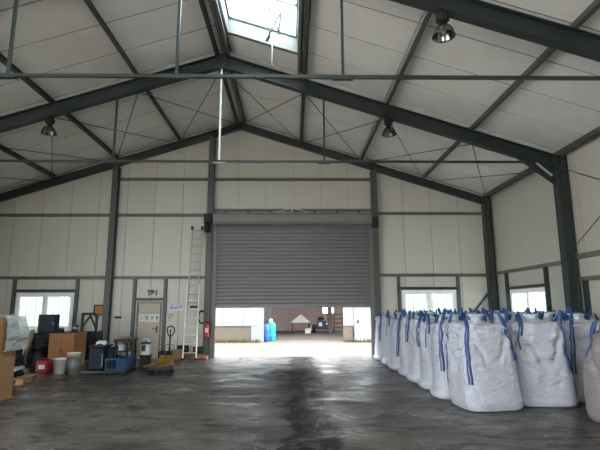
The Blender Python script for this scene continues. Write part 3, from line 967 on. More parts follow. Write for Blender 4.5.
q = MB(); q.bbox(-0.22, 0.22, 0.2, 0.5, 0.55, 0.65, 0.03); q.bbox(-0.22, 0.22, 0.44, 0.55, 0.6, 0.95, 0.03); part('seat', q, MT['black'], t)
q = MB(); q.tube([(0.16 * math.cos(2 * PI * i / 14), 0.06 + 0.05 * math.sin(2 * PI * i / 14), 0.90 + 0.12 * math.sin(2 * PI * i / 14)) for i in range(14)], 0.015, 6, True); q.bar((0, 0.06, 0.9), (0, -0.08, 0.72), 0.03); part('steering_wheel', q, MT['black'], t)
for sx in (-0.5, 0.5):
    for sy, r in ((-0.38, 0.19), (0.36, 0.25)):
        q = MB(); q.lathe([(r * 0.5, -0.08), (r * 0.95, -0.08), (r, -0.05), (r, 0.05), (r * 0.95, 0.08), (r * 0.5, 0.08)], (sx, sy, r), 18, 'x'); part('wheel', q, MT['rubber'], t)
# dry weeds along the foot of the opposite wall
q = MB()
rr = random.Random(3)
for i in range(700):
    left = i < 480
    x = rr.uniform(-6.5, -1.5) if left else rr.uniform(2.45, 4.2)
    y = YO - 0.09 - abs(rr.gauss(0, 0.12)) - (0.0 if left else 0.12)
    h = rr.uniform(0.05, 0.22); a = rr.uniform(0, PI)
    dx, dy = 0.02 * math.cos(a), 0.02 * math.sin(a)
    lx, ly = rr.uniform(-0.05, 0.05), rr.uniform(-0.05, 0.0)
    q.add([(x - dx, y - dy, -0.02), (x + dx, y + dy, -0.02), (x + lx, y + ly, h)], [(0, 1, 2)])
o = part('weeds', q, MT['moss'], None); o['kind'] = 'stuff'
tag(o, 'dry yellow-green weeds along the foot of the opposite wall', 'weeds')

# ------------------------------------------------------------------ bulk bags
def bag_geo(seed, tint='bag', nA=56, lean=(0, 0), hgt=1.30, slump=0.0, wid=1.0, dep=1.0, sq=3.6, NZ=18):
    rnd = random.Random(seed)
    off = Vector((rnd.uniform(-50, 50), rnd.uniform(-50, 50), rnd.uniform(-50, 50)))
    prof = [(0.0, 0.0), (0.25, 0.0), (0.42, 0.002), (0.458, 0.014), (0.474, 0.045), (0.480, 0.11)]
    H = hgt
    for i in range(1, NZ + 1):
        tt = i / NZ
        z = 0.11 + (H - 0.17) * tt
        a = 0.478 - 0.100 * tt + 0.010 * math.sin(tt * PI)
        prof.append((a * wid, z))
    at = prof[-1][0]
    prof += [(at * 0.985, H - 0.02), (at * 0.95, H + 0.012), (at * 0.84, H + 0.03), (at * 0.66, H + 0.035), (at * 0.45, H + 0.05), (at * 0.25, H + 0.075), (0.0, H + 0.085)]

    def base(r, z, th):
        n = sq
        c, s = math.cos(th), math.sin(th)
        x = math.copysign(abs(c) ** (2 / n), c); y = math.copysign(abs(s) ** (2 / n), s)
        return Vector((x * r, y * r, z))


    def disp(p):
        q = p + off
        hz = p.z / H
        env = min(1.0, p.z * 6)
        d = 0.036 * noise.noise(Vector((q.x * 2.2, q.y * 2.2, q.z * 1.6)))
        d += 0.007 * noise.noise(Vector((q.x * 3, q.y * 3, q.z * 9))) * (0.4 + hz * 0.6)
        # diagonal folds hanging from the upper corners
        fold = noise.noise(Vector(((q.x + q.y) * 4 + q.z * 5, (q.x - q.y) * 3, q.z * 2)))
        d += 0.055 * (1 - abs(fold) * 2.4) * max(0, hz - 0.25)
        vert = noise.noise(Vector((q.x * 9, q.y * 9, q.z * 0.9)))
        d += 0.022 * (1 - abs(vert) * 2.4) * (0.35 + 0.65 * max(0, hz - 0.2))
        ax, ay = abs(p.x), abs(p.y)
        if max(ax, ay) > 0.2 and hz > 0.3:                      # V folds pulled up towards the loops
            mm = min(ax, ay) / max(ax, ay)
            for k0, sl, wd, am in ((0.95, 1.55, 0.08, 0.034), (0.75, 1.2, 0.06, 0.018)):
                cc = k0 - (1 - hz) * sl + 0.16 * noise.noise(q * 3.0)
                d -= am * math.exp(-((mm - cc) / wd) ** 2) * min(1, (hz - 0.3) * 4)
        if NZ > 30:
            cr = noise.noise(Vector((q.x * 5 + q.z * 3, q.y * 5, q.z * 6 - q.x * 3)))
            d += 0.011 * (1 - abs(cr) * 3) * (0.3 + hz)
            cr = noise.noise(Vector((q.x * 8 - q.z * 5, q.y * 8, q.z * 13 + q.x * 5)))
            d += 0.005 * (1 - abs(cr) * 3) * (0.4 + hz)
        return d * env

    def shape(p, extra=0.0):
        r = Vector((p.x, p.y, 0))
        n = r.normalized() if r.length > 1e-5 else Vector((0, 0, 0))
        tz = 0.0
        if p.z > H - 0.03:
            tz = 0.05 * noise.noise((p + off) * 3.1) + 0.03 * noise.noise((p + off) * 8)
        q = p + n * (disp(p) + extra)
        k = (p.z / H) ** 1.5
        bulge = slump * math.sin(min(1, p.z / H) * PI) 
        v = Vector((q.x, q.y, q.z + tz)) + n * bulge
        return Vector((v.x + lean[0] * k, v.y * dep + lean[1] * k, v.z))

    vs, fs = [], []
    th = []
    for j in range(nA):                     # angles packed a little towards the corners
        a = 2 * PI * j / nA
        th.append(a + 0.10 * -math.sin(4 * a))
    rows = 0
    idx = []
    for r, z in prof:
        if r < 1e-4:
            vs.append(shape(Vector((0, 0, z)))); idx.append([len(vs) - 1] * nA)
        else:
            st = len(vs)
            for a in th: vs.append(shape(base(r, z, a)))
            idx.append(list(range(st, st + nA)))
    for i in range(len(idx) - 1):
        for j in range(nA):
            a, b, c, d = idx[i][j], idx[i][(j + 1) % nA], idx[i + 1][(j + 1) % nA], idx[i + 1][j]
            face = []
            for v in (a, b, c, d):
                if v not in face: face.append(v)
            if len(face) > 2: fs.append(tuple(face))
    body = MB(); body.add(vs, fs, True)

    def rad(z):
        for (r0, z0), (r1, z1) in zip(prof[5:], prof[6:]):
            if z0 <= z <= z1 and z1 > z0: return r0 + (r1 - r0) * (z - z0) / (z1 - z0)
        return at

    loops = []
    for c in range(4):
        sx, sy = ((1, 1), (-1, 1), (-1, -1), (1, -1))[c]
        low = rnd.uniform(0.35, 0.6) if rnd.random() < 0.5 else rnd.uniform(0.75, 0.95)
        zz = [low + (H - 0.05 - low) * i / 15 for i in range(16)]
        path, side = [], []
        ca = PI / 4 + PI / 2 * c
        sgn = 1 if sx * sy > 0 else -1
        tha, thb = ca - sgn * 0.10, ca + sgn * 0.10      # just either side of the corner seam
        for z in zz:
            path.append(shape(base(rad(z), z, tha), 0.012)); side.append(Vector((0, sy, 0)))
        apz = H + rnd.uniform(0.17, 0.31)
        ap = Vector((sx * at * rnd.uniform(0.55, 0.95), sy * at * rnd.uniform(0.55, 0.95), apz)) + Vector((lean[0], lean[1], 0))
        pa = path[-1]
        pbv = shape(base(rad(zz[-1]), zz[-1], thb), 0.012)
        for i in range(1, 10):
            u = i / 10
            q = pa * (1 - u) ** 2 + (ap * 2 - (pa + pbv) / 2) * 2 * u * (1 - u) + pbv * u * u
            q.z = pa.z + (apz - pa.z) * math.sin(PI * u) ** 0.7
            path.append(q); side.append(Vector((sx * u, sy * (1 - u), 0.25 * math.sin(7 * u + c))).normalized())
        for z in reversed(zz[-6:] if rnd.random() < 0.6 else zz):
            path.append(shape(base(rad(z), z, thb), 0.012)); side.append(Vector((sx, 0, 0)))
        mbk = MB()
        w2, t2 = 0.018, 0.003
        vv, ff = [], []
        for i, (p, s) in enumerate(zip(path, side)):
            d = (path[min(i + 1, len(path) - 1)] - path[max(i - 1, 0)]).normalized()
            nn = d.cross(s).normalized()
            k2 = 1.0 + 0.5 * max(0.0, min(1.0, (p.z - H + 0.03) * 12))
            for a, b in ((-w2 * k2, -t2), (w2 * k2, -t2), (w2 * k2, t2), (-w2 * k2, t2)): vv.append(p + s * a + nn * b)
        for i in range(len(path) - 1):
            for j in range(4): ff.append((i * 4 + j, i * 4 + (j + 1) % 4, i * 4 + 4 + (j + 1) % 4, i * 4 + 4 + j))
        ff += [(3, 2, 1, 0), tuple(len(vv) - 4 + j for j in range(4))]
        mbk.add(vv, ff, True)
        loops.append(mbk.mesh('lifting_loop', MT['strap']))
    # crumpled filling spout lying on the top
    sp = MB()
    vv, ff = [], []
    n = 18
    hx, hy = rnd.uniform(-0.12, 0.12), rnd.uniform(-0.12, 0.12)
    rings = [(0.20, 0.0), (0.14, 0.04), (0.07, 0.08), (0.10, 0.14), (0.14, 0.19), (0.06, 0.15)]
    for r, z in rings:
        for j in range(n):
            a = 2 * PI * j / n
            k = r * (1 + 0.35 * noise.noise(Vector((math.cos(a) * 2.5, math.sin(a) * 2.5, z * 6)) + off))
            vv.append((lean[0] + hx * z * 6 + k * math.cos(a), lean[1] + hy * z * 6 + k * math.sin(a), H + 0.04 + z * 0.8 + 0.03 * noise.noise(Vector((a, z * 9, 0)) + off)))
    for i in range(len(rings) - 1):
        for j in range(n): ff.append((i * n + j, i * n + (j + 1) % n, (i + 1) * n + (j + 1) % n, (i + 1) * n + j))
    ff.append(tuple((len(rings) - 1) * n + j for j in range(n)))
    sp.add(vv, ff, True)
    return body.mesh('fabric_body', MT[tint]), loops, sp.mesh('filling_spout', MT['spout'])


def place_bag(geo, label, x, y, rz, group):
    body, loops, sp = geo
    t = thing('bulk_bag', label, 'bag', (x, y, 0), rz, group)
    link('fabric_body', body, t)
    for l in loops: link('lifting_loop', l, t)
    link('filling_spout', sp, t)
    return t


GEO = [bag_geo(s, hgt=h - 0.03, lean=ln, slump=sl_, wid=0.88, dep=0.79, NZ=34, nA=72, sq=3.3) for s, h, ln, sl_ in ((11, 1.31, (0.03, 0.02), 0.0), (12, 1.27, (-0.03, 0.02), 0.01), (13, 1.33, (0.0, -0.03), 0.0), (14, 1.29, (0.02, -0.02), 0.01), (15, 1.30, (-0.02, 0.0), 0.005))]
FRONT = [bag_geo(21, nA=120, NZ=56, sq=4.6, hgt=1.29, lean=(-0.07, 0.04), wid=1.02, dep=0.86), bag_geo(22, nA=120, NZ=56, sq=4.6, hgt=1.29, lean=(-0.02, 0.03), wid=0.97, dep=0.9), bag_geo(23, nA=120, NZ=56, sq=4.6, hgt=1.28, lean=(0.02, 0.04), wid=0.95, dep=0.9)]
ROWN = ['front', 'second', 'third', 'fourth', 'fifth', 'sixth', 'seventh', 'last']
COLN = ['against the aisle', 'second in from the aisle', 'third in from the aisle', 'against the right wall']
rb = random.Random(5)
ROWY = [7.84, 8.74, 9.63, 10.52, 11.46, 12.48, 13.55, 14.7]
for r in range(8):
    for c in range(4):
        if r == 0 and c == 3: continue
        x = (3.03, 4.02, 5.04, 6.05)[c] + rb.uniform(-0.01, 0.01) - (0.02 if c == 0 else 0) * (r % 2)
        y = ROWY[r] + (0.0, 0.34, 0.68, 0.66)[c] * (1 - r / 8) + rb.uniform(-0.02, 0.02)
        if (r, c) == (3, 3): x -= 0.05
        rz = rb.choice((0, PI)) + rb.uniform(-0.06, 0.06)
        if r == 0: x, y = ((3.15, 7.84), (4.20, 8.14), (5.18, 8.42))[c]
        g = GEO[rb.randrange(5)]
        if r == 0:
            g = FRONT[c]; rz = (0.13, -0.04, 0.0)[c]
            lab = ('white bulk bag at the near corner of the block, leaning left', 'white bulk bag in the front row, facing the camera squarely', 'white bulk bag in the front row, right of the square-on bag')[c]
        elif c == 0:
            lab = 'white bulk bag standing along the aisle, %s row back from the camera' % ROWN[r] if r < 7 else 'white bulk bag at the end of the aisle nearest the shutter'
        else:
            lab = 'white bulk bag packed in the %s row, %s' % (ROWN[r], COLN[c])
        place_bag(g, lab, x, y, rz, 'white bulk bags packed along the right wall')
gg = bag_geo(31, tint='bag_grey', nA=96, NZ=40, hgt=1.20, lean=(0.12, 0.05), slump=0.05)
place_bag(gg, 'dirty grey-brown bulk bag cut off by the right edge', 4.72, 6.62, 0.2, None)


# ------------------------------------------------------------------ ladder
lad = thing('extension_ladder', 'long aluminium extension ladder leaning on the back wall', 'ladder', (-3.20, 14.92, 0))
Pb, Pt = Vector((0, 0, 0)), Vector((-0.02, 0.50, 4.27))
dirn = (Pt - Pb).normalized()


def lad_sec(s0, s1, hw, dy, name, m, bright=None):
    for sx in (-1, 1):
        a = Pb + dirn * s0 + Vector((sx * hw, dy, 0)); b = Pb + dirn * s1 + Vector((sx * (hw - 0.02 * (s1 - s0) / 4), dy, 0))
        q = MB(); q.bar(a, b, 0.03, 0.065, (0, 1, 0)); part('rail', q, MT[m], lad)
    k = 0.22
    while s0 + k < s1:
        c = Pb + dirn * (s0 + k) + Vector((0, dy, 0))
        q = MB(); q.tube([c - Vector((hw, 0, 0)), c + Vector((hw, 0, 0))], 0.014, 8); part('rung', q, MT[m], lad)
        k += 0.27


lad_sec(0.0, 2.35, 0.205, -0.04, 'lower', 'white')
lad_sec(1.55, 4.30, 0.175, 0.03, 'upper', 'alu')
for sx in (-1, 1):
    q = MB(); q.bbox(sx * 0.205 - 0.03, sx * 0.205 + 0.03, -0.09, 0.01, 0, 0.06, 0.008); part('foot', q, MT['rubber'], lad)
    q = MB(); e = Pb + dirn * 4.32 + Vector((sx * 0.165, 0.03, 0)); q.box(e.x - 0.03, e.x + 0.03, e.y - 0.05, e.y + 0.05, e.z - 0.1, e.z + 0.02); part('end_cap', q, MT['black'], lad)

# ------------------------------------------------------------------ fire extinguisher on the door post
t = thing('fire_extinguisher', 'red fire extinguisher hanging on the post left of the shutter', 'extinguisher', (-2.76, YB - 0.318, 0.66))
q = MB(); q.lathe([(0.05, 0), (0.07, 0.015), (0.074, 0.05), (0.074, 0.34), (0.06, 0.39), (0.03, 0.42), (0.025, 0.44)], n=20); part('cylinder', q, MT['red'], t)
q = MB(); q.bbox(-0.03, 0.03, -0.03, 0.03, 0.44, 0.49); q.bar((0, 0, 0.48), (0.0, -0.14, 0.53), 0.025); q.bar((0, 0, 0.45), (0.0, -0.13, 0.46), 0.02); part('valve', q, MT['black'], t)
q = MB(); q.tube([(0.03, 0, 0.46), (0.10, 0, 0.44), (0.12, 0, 0.34), (0.11, 0, 0.2), (0.10, 0, 0.1)], 0.012, 8); part('hose', q, MT['rubber'], t)
q = MB(); q.box(-0.04, 0.04, -0.077, -0.060, 0.16, 0.30); part('label_sticker', q, MT['paper'], t)
q = MB(); q.box(-0.04, 0.04, 0.060, 0.094, 0.1, 0.4); part('bracket', q, MT['steel'], t)

# cable coil and hook rail on the wall by the ladder
t = thing('cable_coil', 'black cable coil hanging above the fire extinguisher', 'cable', (-2.98, YB - 0.002, 1.40))
q = MB(); q.bbox(-0.05, 0.05, -0.06, 0, 0.05, 0.11, 0.01); q.bar((0, -0.06, 0.08), (0, -0.12, 0.12), 0.02); part('hook', q, MT['black'], t)
for k in range(3):
    q = MB(); q.tube([((0.10 + 0.01 * k) * math.sin(2 * PI * i / 18), -0.08 - 0.015 * k, -0.10 + (0.19 + 0.015 * k) * math.cos(2 * PI * i / 18)) for i in range(18)], 0.012, 6, True); part('cable_turn', q, MT['rubber'], t)
t = thing('hook_rail', 'short dark hook rail on the wall behind the ladder', 'rail', (-3.15, YB, 1.60))
q = MB(); q.bbox(-0.24, 0.05, -0.03, 0, 0, 0.06, 0.006); part('rail', q, MT['darkgrey'], t)
for k in range(3):
    q = MB(); q.tube([(-0.2 + 0.1 * k, -0.03, 0.03), (-0.2 + 0.1 * k, -0.09, 0.02), (-0.2 + 0.1 * k, -0.10, 0.07)], 0.01, 6); part('hook', q, MT['black'], t)

# ------------------------------------------------------------------ offcuts and boxes at the foot of the wall
def timber(label, x, y, z, l, w_, h, rz, m, nb=1):
    t = thing('timber_offcut', label, 'timber', (x, y, z), rz, None)
    q = MB(); q.bbox(-l / 2, l / 2, -w_ / 2, w_ / 2, 0, h, 0.006); part('board', q, MT[m], t)
    q = MB(); q.box(l / 2 - 0.002, l / 2 + 0.004, -w_ / 2 + 0.008, w_ / 2 - 0.008, 0.008, h - 0.008); part('sawn_end', q, MT['wood'], t)


timber('long dark beam on the floor under the ladder', -3.25, 15.34, 0, 1.1, 0.12, 0.10, 0.0, 'oldwood')
timber('dark board lying on the long beam', -3.28, 15.35, 0.10, 0.9, 0.10, 0.05, 0.03, 'oldwood')
timber('pale reddish timber beside the shutter post, in front of the long beam', -2.92, 15.17, 0, 0.44, 0.12, 0.08, 0.0, 'wood')
t = thing('cardboard_carton', 'small brown carton among offcuts left of the ladder', 'box', (-3.60, 15.07, 0), 0.1)
q = MB(); q.box(-0.16, 0.16, -0.12, 0.12, 0, 0.30); part('carton', q, MT['card'], t)
q = MB(); q.prism([(-0.16, 0.30), (-0.30, 0.34), (-0.30, 0.345), (-0.16, 0.305)], -0.12, 0.12, lambda p, wv: (p[0], wv, p[1])); part('flap', q, MT['card'], t)
t = thing('black_crate', 'black plastic crate on the floor right of the personnel door', 'crate', (-4.05, 15.32, 0))
q = MB(); q.box(-0.2, 0.2, -0.15, 0.15, 0, 0.02)
for z in (0.02, 0.10, 0.18): q.box(-0.2, 0.2, -0.15, -0.135, z, z + 0.055); q.box(-0.2, 0.2, 0.135, 0.15, z, z + 0.055); q.box(-0.2, -0.185, -0.135, 0.135, z, z + 0.055); q.box(0.185, 0.2, -0.135, 0.135, z, z + 0.055)
for sx in (-0.2, 0.18):
    for sy in (-0.15, 0.13): q.box(sx, sx + 0.02, sy, sy + 0.02, 0, 0.235)
part('tub', q, MT['darkgrey'], t)
q = MB(); q.box(-0.07, 0.07, -0.155, -0.15, 0.19, 0.23); part('hand_hold', q, MT['black'], t)
for i, (x, y, z, rz, lab) in enumerate(((-3.95, 14.98, 0, 0.3, 'red brick on the floor left of the small carton'), (-3.62, 14.82, 0, -0.2, 'red brick on the floor in front of the small carton'), (-2.80, 14.97, 0, 0.1, 'red brick on the floor in front of the reddish timber'))):
    t = thing('loose_brick', lab, 'brick', (x, y, z), rz)
    q = MB(); q.bbox(-0.12, 0.12, -0.055, 0.055, 0, 0.07, 0.005); part('brick', q, MT['brick'], t)
    q = MB(); q.bbox(-0.10, 0.02, -0.05, 0.04, 0.068, 0.078, 0.003); part('mortar', q, MT['outconc'], t)
for i, (x, y, z, w_, d, h, lab) in enumerate(((-3.52, 15.36, 0.151, 0.36, 0.12, 0.26, 'dark tool case on the beam behind the small carton'), (-3.02, 15.36, 0.151, 0.34, 0.12, 0.22, 'dark tool case lying on the beam right of the ladder'))):
    t = thing('tool_case', lab, 'case', (x, y, z))
    q = MB(); q.bbox(-w_ / 2, w_ / 2, -d / 2, d / 2, 0, h, 0.02); part('shell', q, MT['darkgrey'], t)
    q = MB(); q.tube([(-0.07, -d / 2 - 0.0, h * 0.8), (-0.06, -d / 2 - 0.03, h * 0.8), (0.06, -d / 2 - 0.03, h * 0.8), (0.07, -d / 2, h * 0.8)], 0.009, 6); part('handle', q, MT['black'], t)
    for sx in (-0.11, 0.11):
        q = MB(); q.box(sx - 0.015, sx + 0.015, -d / 2 - 0.008, -d / 2, h * 0.5, h * 0.66); part('catch', q, MT['steel_grey'], t)
t = thing('floor_drain', 'dark drain cover in the floor before the ladder', 'drain', (-2.98, 14.40, 0))
q = MB(); q.box(-0.21, 0.21, -0.12, 0.12, 0, 0.006); part('drain_frame', q, MT['steel'], t)
for k in range(6):
    q = MB(); q.box(-0.19 + 0.065 * k, -0.15 + 0.065 * k, -0.1, 0.1, 0.006, 0.012); part('drain_bar', q, MT['black'], t)


# ------------------------------------------------------------------ left hand clutter
# tall cardboard box with film
t = thing('cardboard_box', 'tall tan cardboard box at the left edge', 'box', (-5.62, 8.37, 0))
q = MB(); q.bbox(-0.55, 0.53, -0.52, 0.5, 0, 1.43, 0.012); part('carton', q, MT['card'], t)
q = MB(); q.box(-0.03, 0.03, -0.523, -0.52, 0.9, 1.42); q.box(-0.03, 0.03, -0.5, 0.48, 1.43, 1.433); part('tape', q, MT['tape'], t)
q = MB(); q.box(-0.5, 0.48, -0.525, -0.521, 0.70, 0.712); q.box(0.53, 0.534, -0.5, 0.48, 0.70, 0.712); part('score_line', q, MT['tape'], t)
# film: hangs over the top right edge of the box
vv, ff = [], []
nu, nv = 22, 14
for i in range(nu):
    for j in range(nv):
        s = i / (nu - 1) * 0.98; y = 8.42 + 0.60 * j / (nv - 1)
        if s < 0.38: x, z = -5.46 + s, 1.455
        else:
            k = (s - 0.38)
            x, z = -5.07 + 0.10 * math.sin(min(1, k / 0.6) * PI * 0.8) * (0.35 + 0.65 * j / (nv - 1)), 1.45 - k
        d = noise.noise(Vector((s * 5, y * 5, 3))) * 0.05 + noise.noise(Vector((s * 13, y * 13, 8))) * 0.022
        vv.append((x + (abs(d) * 1.3 if s > 0.3 else 0), y, z + (abs(d) if s < 0.45 else d * 0.5)))
for i in range(nu - 1):
    for j in range(nv - 1): ff.append((i * nv + j, (i + 1) * nv + j, (i + 1) * nv + j + 1, i * nv + j + 1))
q = MB(); q.add(vv, ff, False)
o = part('plastic_film', q, MT['film'], None); tag(o, 'crumpled clear plastic film hanging over the tall cardboard box', 'film')
md = o.modifiers.new('thickness', 'SOLIDIFY'); md.thickness = 0.004

# wooden pallet
t = thing('wooden_pallet', 'pale wooden pallet on the floor behind the cardboard box', 'pallet', (-6.22, 10.72, 0), 0.08)
for k in range(3):
    y = -0.36 + 0.36 * k
    q = MB(); q.box(-0.55, 0.45, y - 0.05, y + 0.05, 0, 0.02); part('bottom_board', q, MT['wood'], t)
    for x in (-0.48, -0.05, 0.38):
        q = MB(); q.box(x - 0.07, x + 0.07, y - 0.05, y + 0.05, 0.02, 0.095); part('block', q, MT['wood'], t)
for k in range(7):
    x = -0.55 + k * 0.145
    q = MB(); q.bbox(x, x + 0.125, -0.42, 0.42, 0.095, 0.118, 0.003); part('deck_board', q, MT['wood'], t)


def folded(label, x, y, z, w_, d, h, m, rz):
    t = thing('folded_bag', label, 'bag', (x, y, z), rz)
    q = MB(); q.bbox(-w_ / 2, w_ / 2, -d / 2, d / 2, 0, h * 0.55, 0.012); part('lower_fold', q, MT[m], t)
    q = MB(); q.bbox(-w_ / 2 + 0.02, w_ / 2 - 0.03, -d / 2 + 0.02, d / 2 - 0.02, h * 0.55, h, 0.012); part('upper_fold', q, MT[m], t)


folded('dark folded sack at the bottom of the stack on the pallet', -6.35, 10.72, 0.12, 0.6, 0.5, 0.13, 'darkgrey', 0.1)
folded('pale blue folded sack in the middle of the pallet stack', -6.33, 10.72, 0.25, 0.58, 0.5, 0.09, 'rag', 0.14)
folded('black folded sack on the pale blue sack', -6.36, 10.73, 0.34, 0.6, 0.48, 0.16, 'black', 0.05)
folded('grey-white folded sack on top of the pallet stack', -6.33, 10.74, 0.50, 0.5, 0.44, 0.10, 'slate', 0.12)
folded('dark folded sack topmost on the pallet stack', -6.36, 10.74, 0.60, 0.46, 0.40, 0.18, 'black', 0.02)

# cabinet under the window with blue-grey case on it
t = thing('steel_cabinet', 'dark steel cabinet below the left window', 'cabinet', (-7.25, 14.45, 0))
q = MB(); q.bbox(-0.62, 0.45, -0.3, 0.3, 0.06, 0.86, 0.01); q.box(-0.58, 0.41, -0.26, 0.26, 0, 0.06); part('body', q, MT['darkgrey'], t)
for sx in (-0.60, -0.08):
    q = MB(); q.box(sx, sx + 0.50, -0.318, -0.301, 0.09, 0.83); dd = part('door', q, MT['darkgrey'], t)
    q = MB(); q.box(sx + 0.40, sx + 0.43, -0.335, -0.318, 0.45, 0.58); part('handle', q, MT['galv'], dd)
q = MB(); q.box(-0.64, 0.47, -0.33, 0.32, 0.86, 0.885); part('top', q, MT['darkgrey'], t)
t = thing('control_case', 'dark blue-grey case standing on the cabinet before the window', 'case', (-7.33, 14.30, 0.885))
q = MB(); q.bbox(-0.26, 0.26, -0.12, 0.14, 0, 0.53, 0.012); part('housing', q, MT['slate'], t)
q = MB(); q.bbox(-0.235, 0.235, -0.135, -0.12, 0.03, 0.50, 0.006); dr = part('front_door', q, MT['slate'], t)
q = MB(); q.box(0.19, 0.21, -0.15, -0.135, 0.23, 0.31); part('latch', q, MT['galv'], dr)
# dark barrel with plank leaning on it
t = thing('black_barrel', 'black plastic barrel in front of the steel cabinet', 'barrel', (-6.95, 13.25, 0))
q = MB(); q.lathe([(0.22, 0), (0.245, 0.03), (0.25, 0.24), (0.26, 0.25), (0.25, 0.27), (0.25, 0.54), (0.26, 0.55), (0.25, 0.57), (0.24, 0.76), (0.20, 0.80), (0.10, 0.80)], n=28); part('drum', q, MT['darkgrey'], t)
q = MB(); q.lathe([(0.18, 0.80), (0.18, 0.82), (0.05, 0.825)], n=24); part('lid', q, MT['black'], t)
t = thing('leaning_plank', 'brown plank leaning against the black barrel', 'plank', (-7.12, 12.70, 0))
q = MB(); q.bar((0, 0, 0.01), (0.08, 0.24, 1.02), 0.10, 0.025, (0, 1, 0)); part('board', q, MT['oldwood'], t)
q = MB(); q.bar((0.0795, 0.2385, 1.015), (0.0805, 0.2415, 1.03), 0.09, 0.02, (0, 1, 0)); part('sawn_end', q, MT['wood'], t)
# black sack heap
def heap(label, x, y, z, sx, sy, sz, seed, m):
    t = thing('refuse_sack', label, 'sack', (x, y, z))
    vv, ff = [], []
    n1, n2 = 12, 20
    for i in range(n1 + 1):
        f = i / n1
        for j in range(n2):
            a = 2 * PI * j / n2
            r = math.sin(PI * min(1, 0.12 + 0.88 * f)) ** 0.6 if f < 0.95 else 0.16
            if i == 0: r = 0.75
            d = 1 + 0.22 * noise.noise(Vector((math.cos(a) * 1.6 + seed, math.sin(a) * 1.6, f * 3)))
            vv.append((sx * r * d * math.cos(a), sy * r * d * math.sin(a), sz * f))
    for i in range(n1):
        for j in range(n2): ff.append((i * n2 + j, i * n2 + (j + 1) % n2, (i + 1) * n2 + (j + 1) % n2, (i + 1) * n2 + j))
    ff.append(tuple(range(n2 - 1, -1, -1)))
    q = MB(); q.add(vv, ff, True); part('sack_body', q, MT[m], t)
    q = MB(); q.lathe([(0.03, sz - 0.01), (0.025, sz + 0.03), (0.06, sz + 0.08), (0.02, sz + 0.07)], n=10); part('tied_neck', q, MT[m], t)


heap('black refuse sack behind the pallet stack, near the window', -7.15, 11.9, 0, 0.36, 0.32, 0.72, 2.0, 'black')
heap('black refuse sack left of the cabinet, half hidden by film', -8.2, 13.2, 0, 0.40, 0.35, 0.85, 5.0, 'black')
heap('dark sack on the floor behind the red canister', -6.66, 12.55, 0, 0.17, 0.17, 0.5, 9.0, 'darkgrey')

# orange-brown board cabinet
t = thing('board_cabinet', 'orange-brown board cabinet behind the buckets', 'cabinet', (-6.09, 12.98, 0))
q = MB(); q.bbox(-0.33, 0.33, -0.34, 0.38, 0.05, 0.92, 0.006); q.box(-0.30, 0.30, -0.3, 0.34, 0, 0.05); part('carcass', q, MT['board'], t)
q = MB(); q.box(-0.345, 0.345, -0.37, 0.40, 0.92, 0.945); part('top', q, MT['board'], t)
for sx in (-0.325, 0.003):
    q = MB(); q.box(sx, sx + 0.322, -0.36, -0.341, 0.08, 0.90); dd = part('door', q, MT['board'], t)
    q = MB(); q.lathe([(0.018, 0), (0.018, -0.02)], (sx + (0.29 if sx < -0.1 else 0.03), -0.36, 0.5), 10, 'y'); part('knob', q, MT['black'], dd)
t = thing('bench_vise', 'dark bench vise on the board cabinet', 'vise', (-5.92, 12.98, 0.945), 0.3)
q = MB(); q.bbox(-0.09, 0.09, -0.09, 0.09, 0, 0.05); q.bbox(-0.05, 0.05, -0.06, 0.06, 0.05, 0.13); part('base', q, MT['slate'], t)
q = MB(); q.bbox(-0.08, 0.08, 0.0, 0.05, 0.12, 0.21); q.bbox(-0.08, 0.08, -0.10, -0.05, 0.12, 0.21); part('jaw', q, MT['slate'], t)
q = MB(); q.tube([(0, 0.0, 0.13), (0, -0.2, 0.13)], 0.018, 8); q.tube([(-0.1, -0.19, 0.13), (0.1, -0.19, 0.13)], 0.008, 6); part('screw', q, MT['galv'], t)
t = thing('paint_tin', 'small dark tin on the left of the board cabinet top', 'tin', (-6.28, 12.95, 0.945))
q = MB(); q.lathe([(0.07, 0), (0.07, 0.12), (0.066, 0.125), (0.03, 0.125)], n=16); part('can', q, MT['darkgrey'], t)
q = MB(); q.tube([(-0.07, 0, 0.09), (-0.06, -0.03, 0.14), (0, -0.04, 0.17), (0.06, -0.03, 0.14), (0.07, 0, 0.09)], 0.004, 6); part('wire_handle', q, MT['galv'], t)


def bucket(label, x, y, z, r, h, m, handle_up=False):
    t = thing('bucket', label, 'bucket', (x, y, z), 0, 'buckets by the cabinet')
    q = MB(); q.lathe([(0.0, 0.012), (r * 0.80, 0.012), (r * 0.80, 0), (r * 0.84, 0), (r, h * 0.93), (r * 1.07, h * 0.935), (r * 1.07, h), (r * 0.98, h), (r * 0.96, h * 0.93), (r * 0.78, 0.03), (0, 0.03)], n=28)
    part('pail', q, MT[m], t)
    zz = h * 0.88
    if handle_up: pts = [(-r, 0, zz), (-r * 0.9, 0, zz + r * 0.7), (0, 0, zz + r * 1.1), (r * 0.9, 0, zz + r * 0.7), (r, 0, zz)]
    else: pts = [(-r * 1.05, 0, zz), (-r * 0.95, -r * 0.6, zz - r * 0.35), (-r * 0.4, -r * 1.08, zz - r * 0.62), (r * 0.4, -r * 1.08, zz - r * 0.62), (r * 0.95, -r * 0.6, zz - r * 0.35), (r * 1.05, 0, zz)]
    q = MB(); q.tube(pts, 0.006, 6); part('wire_handle', q, MT['galv'], t)
    return t


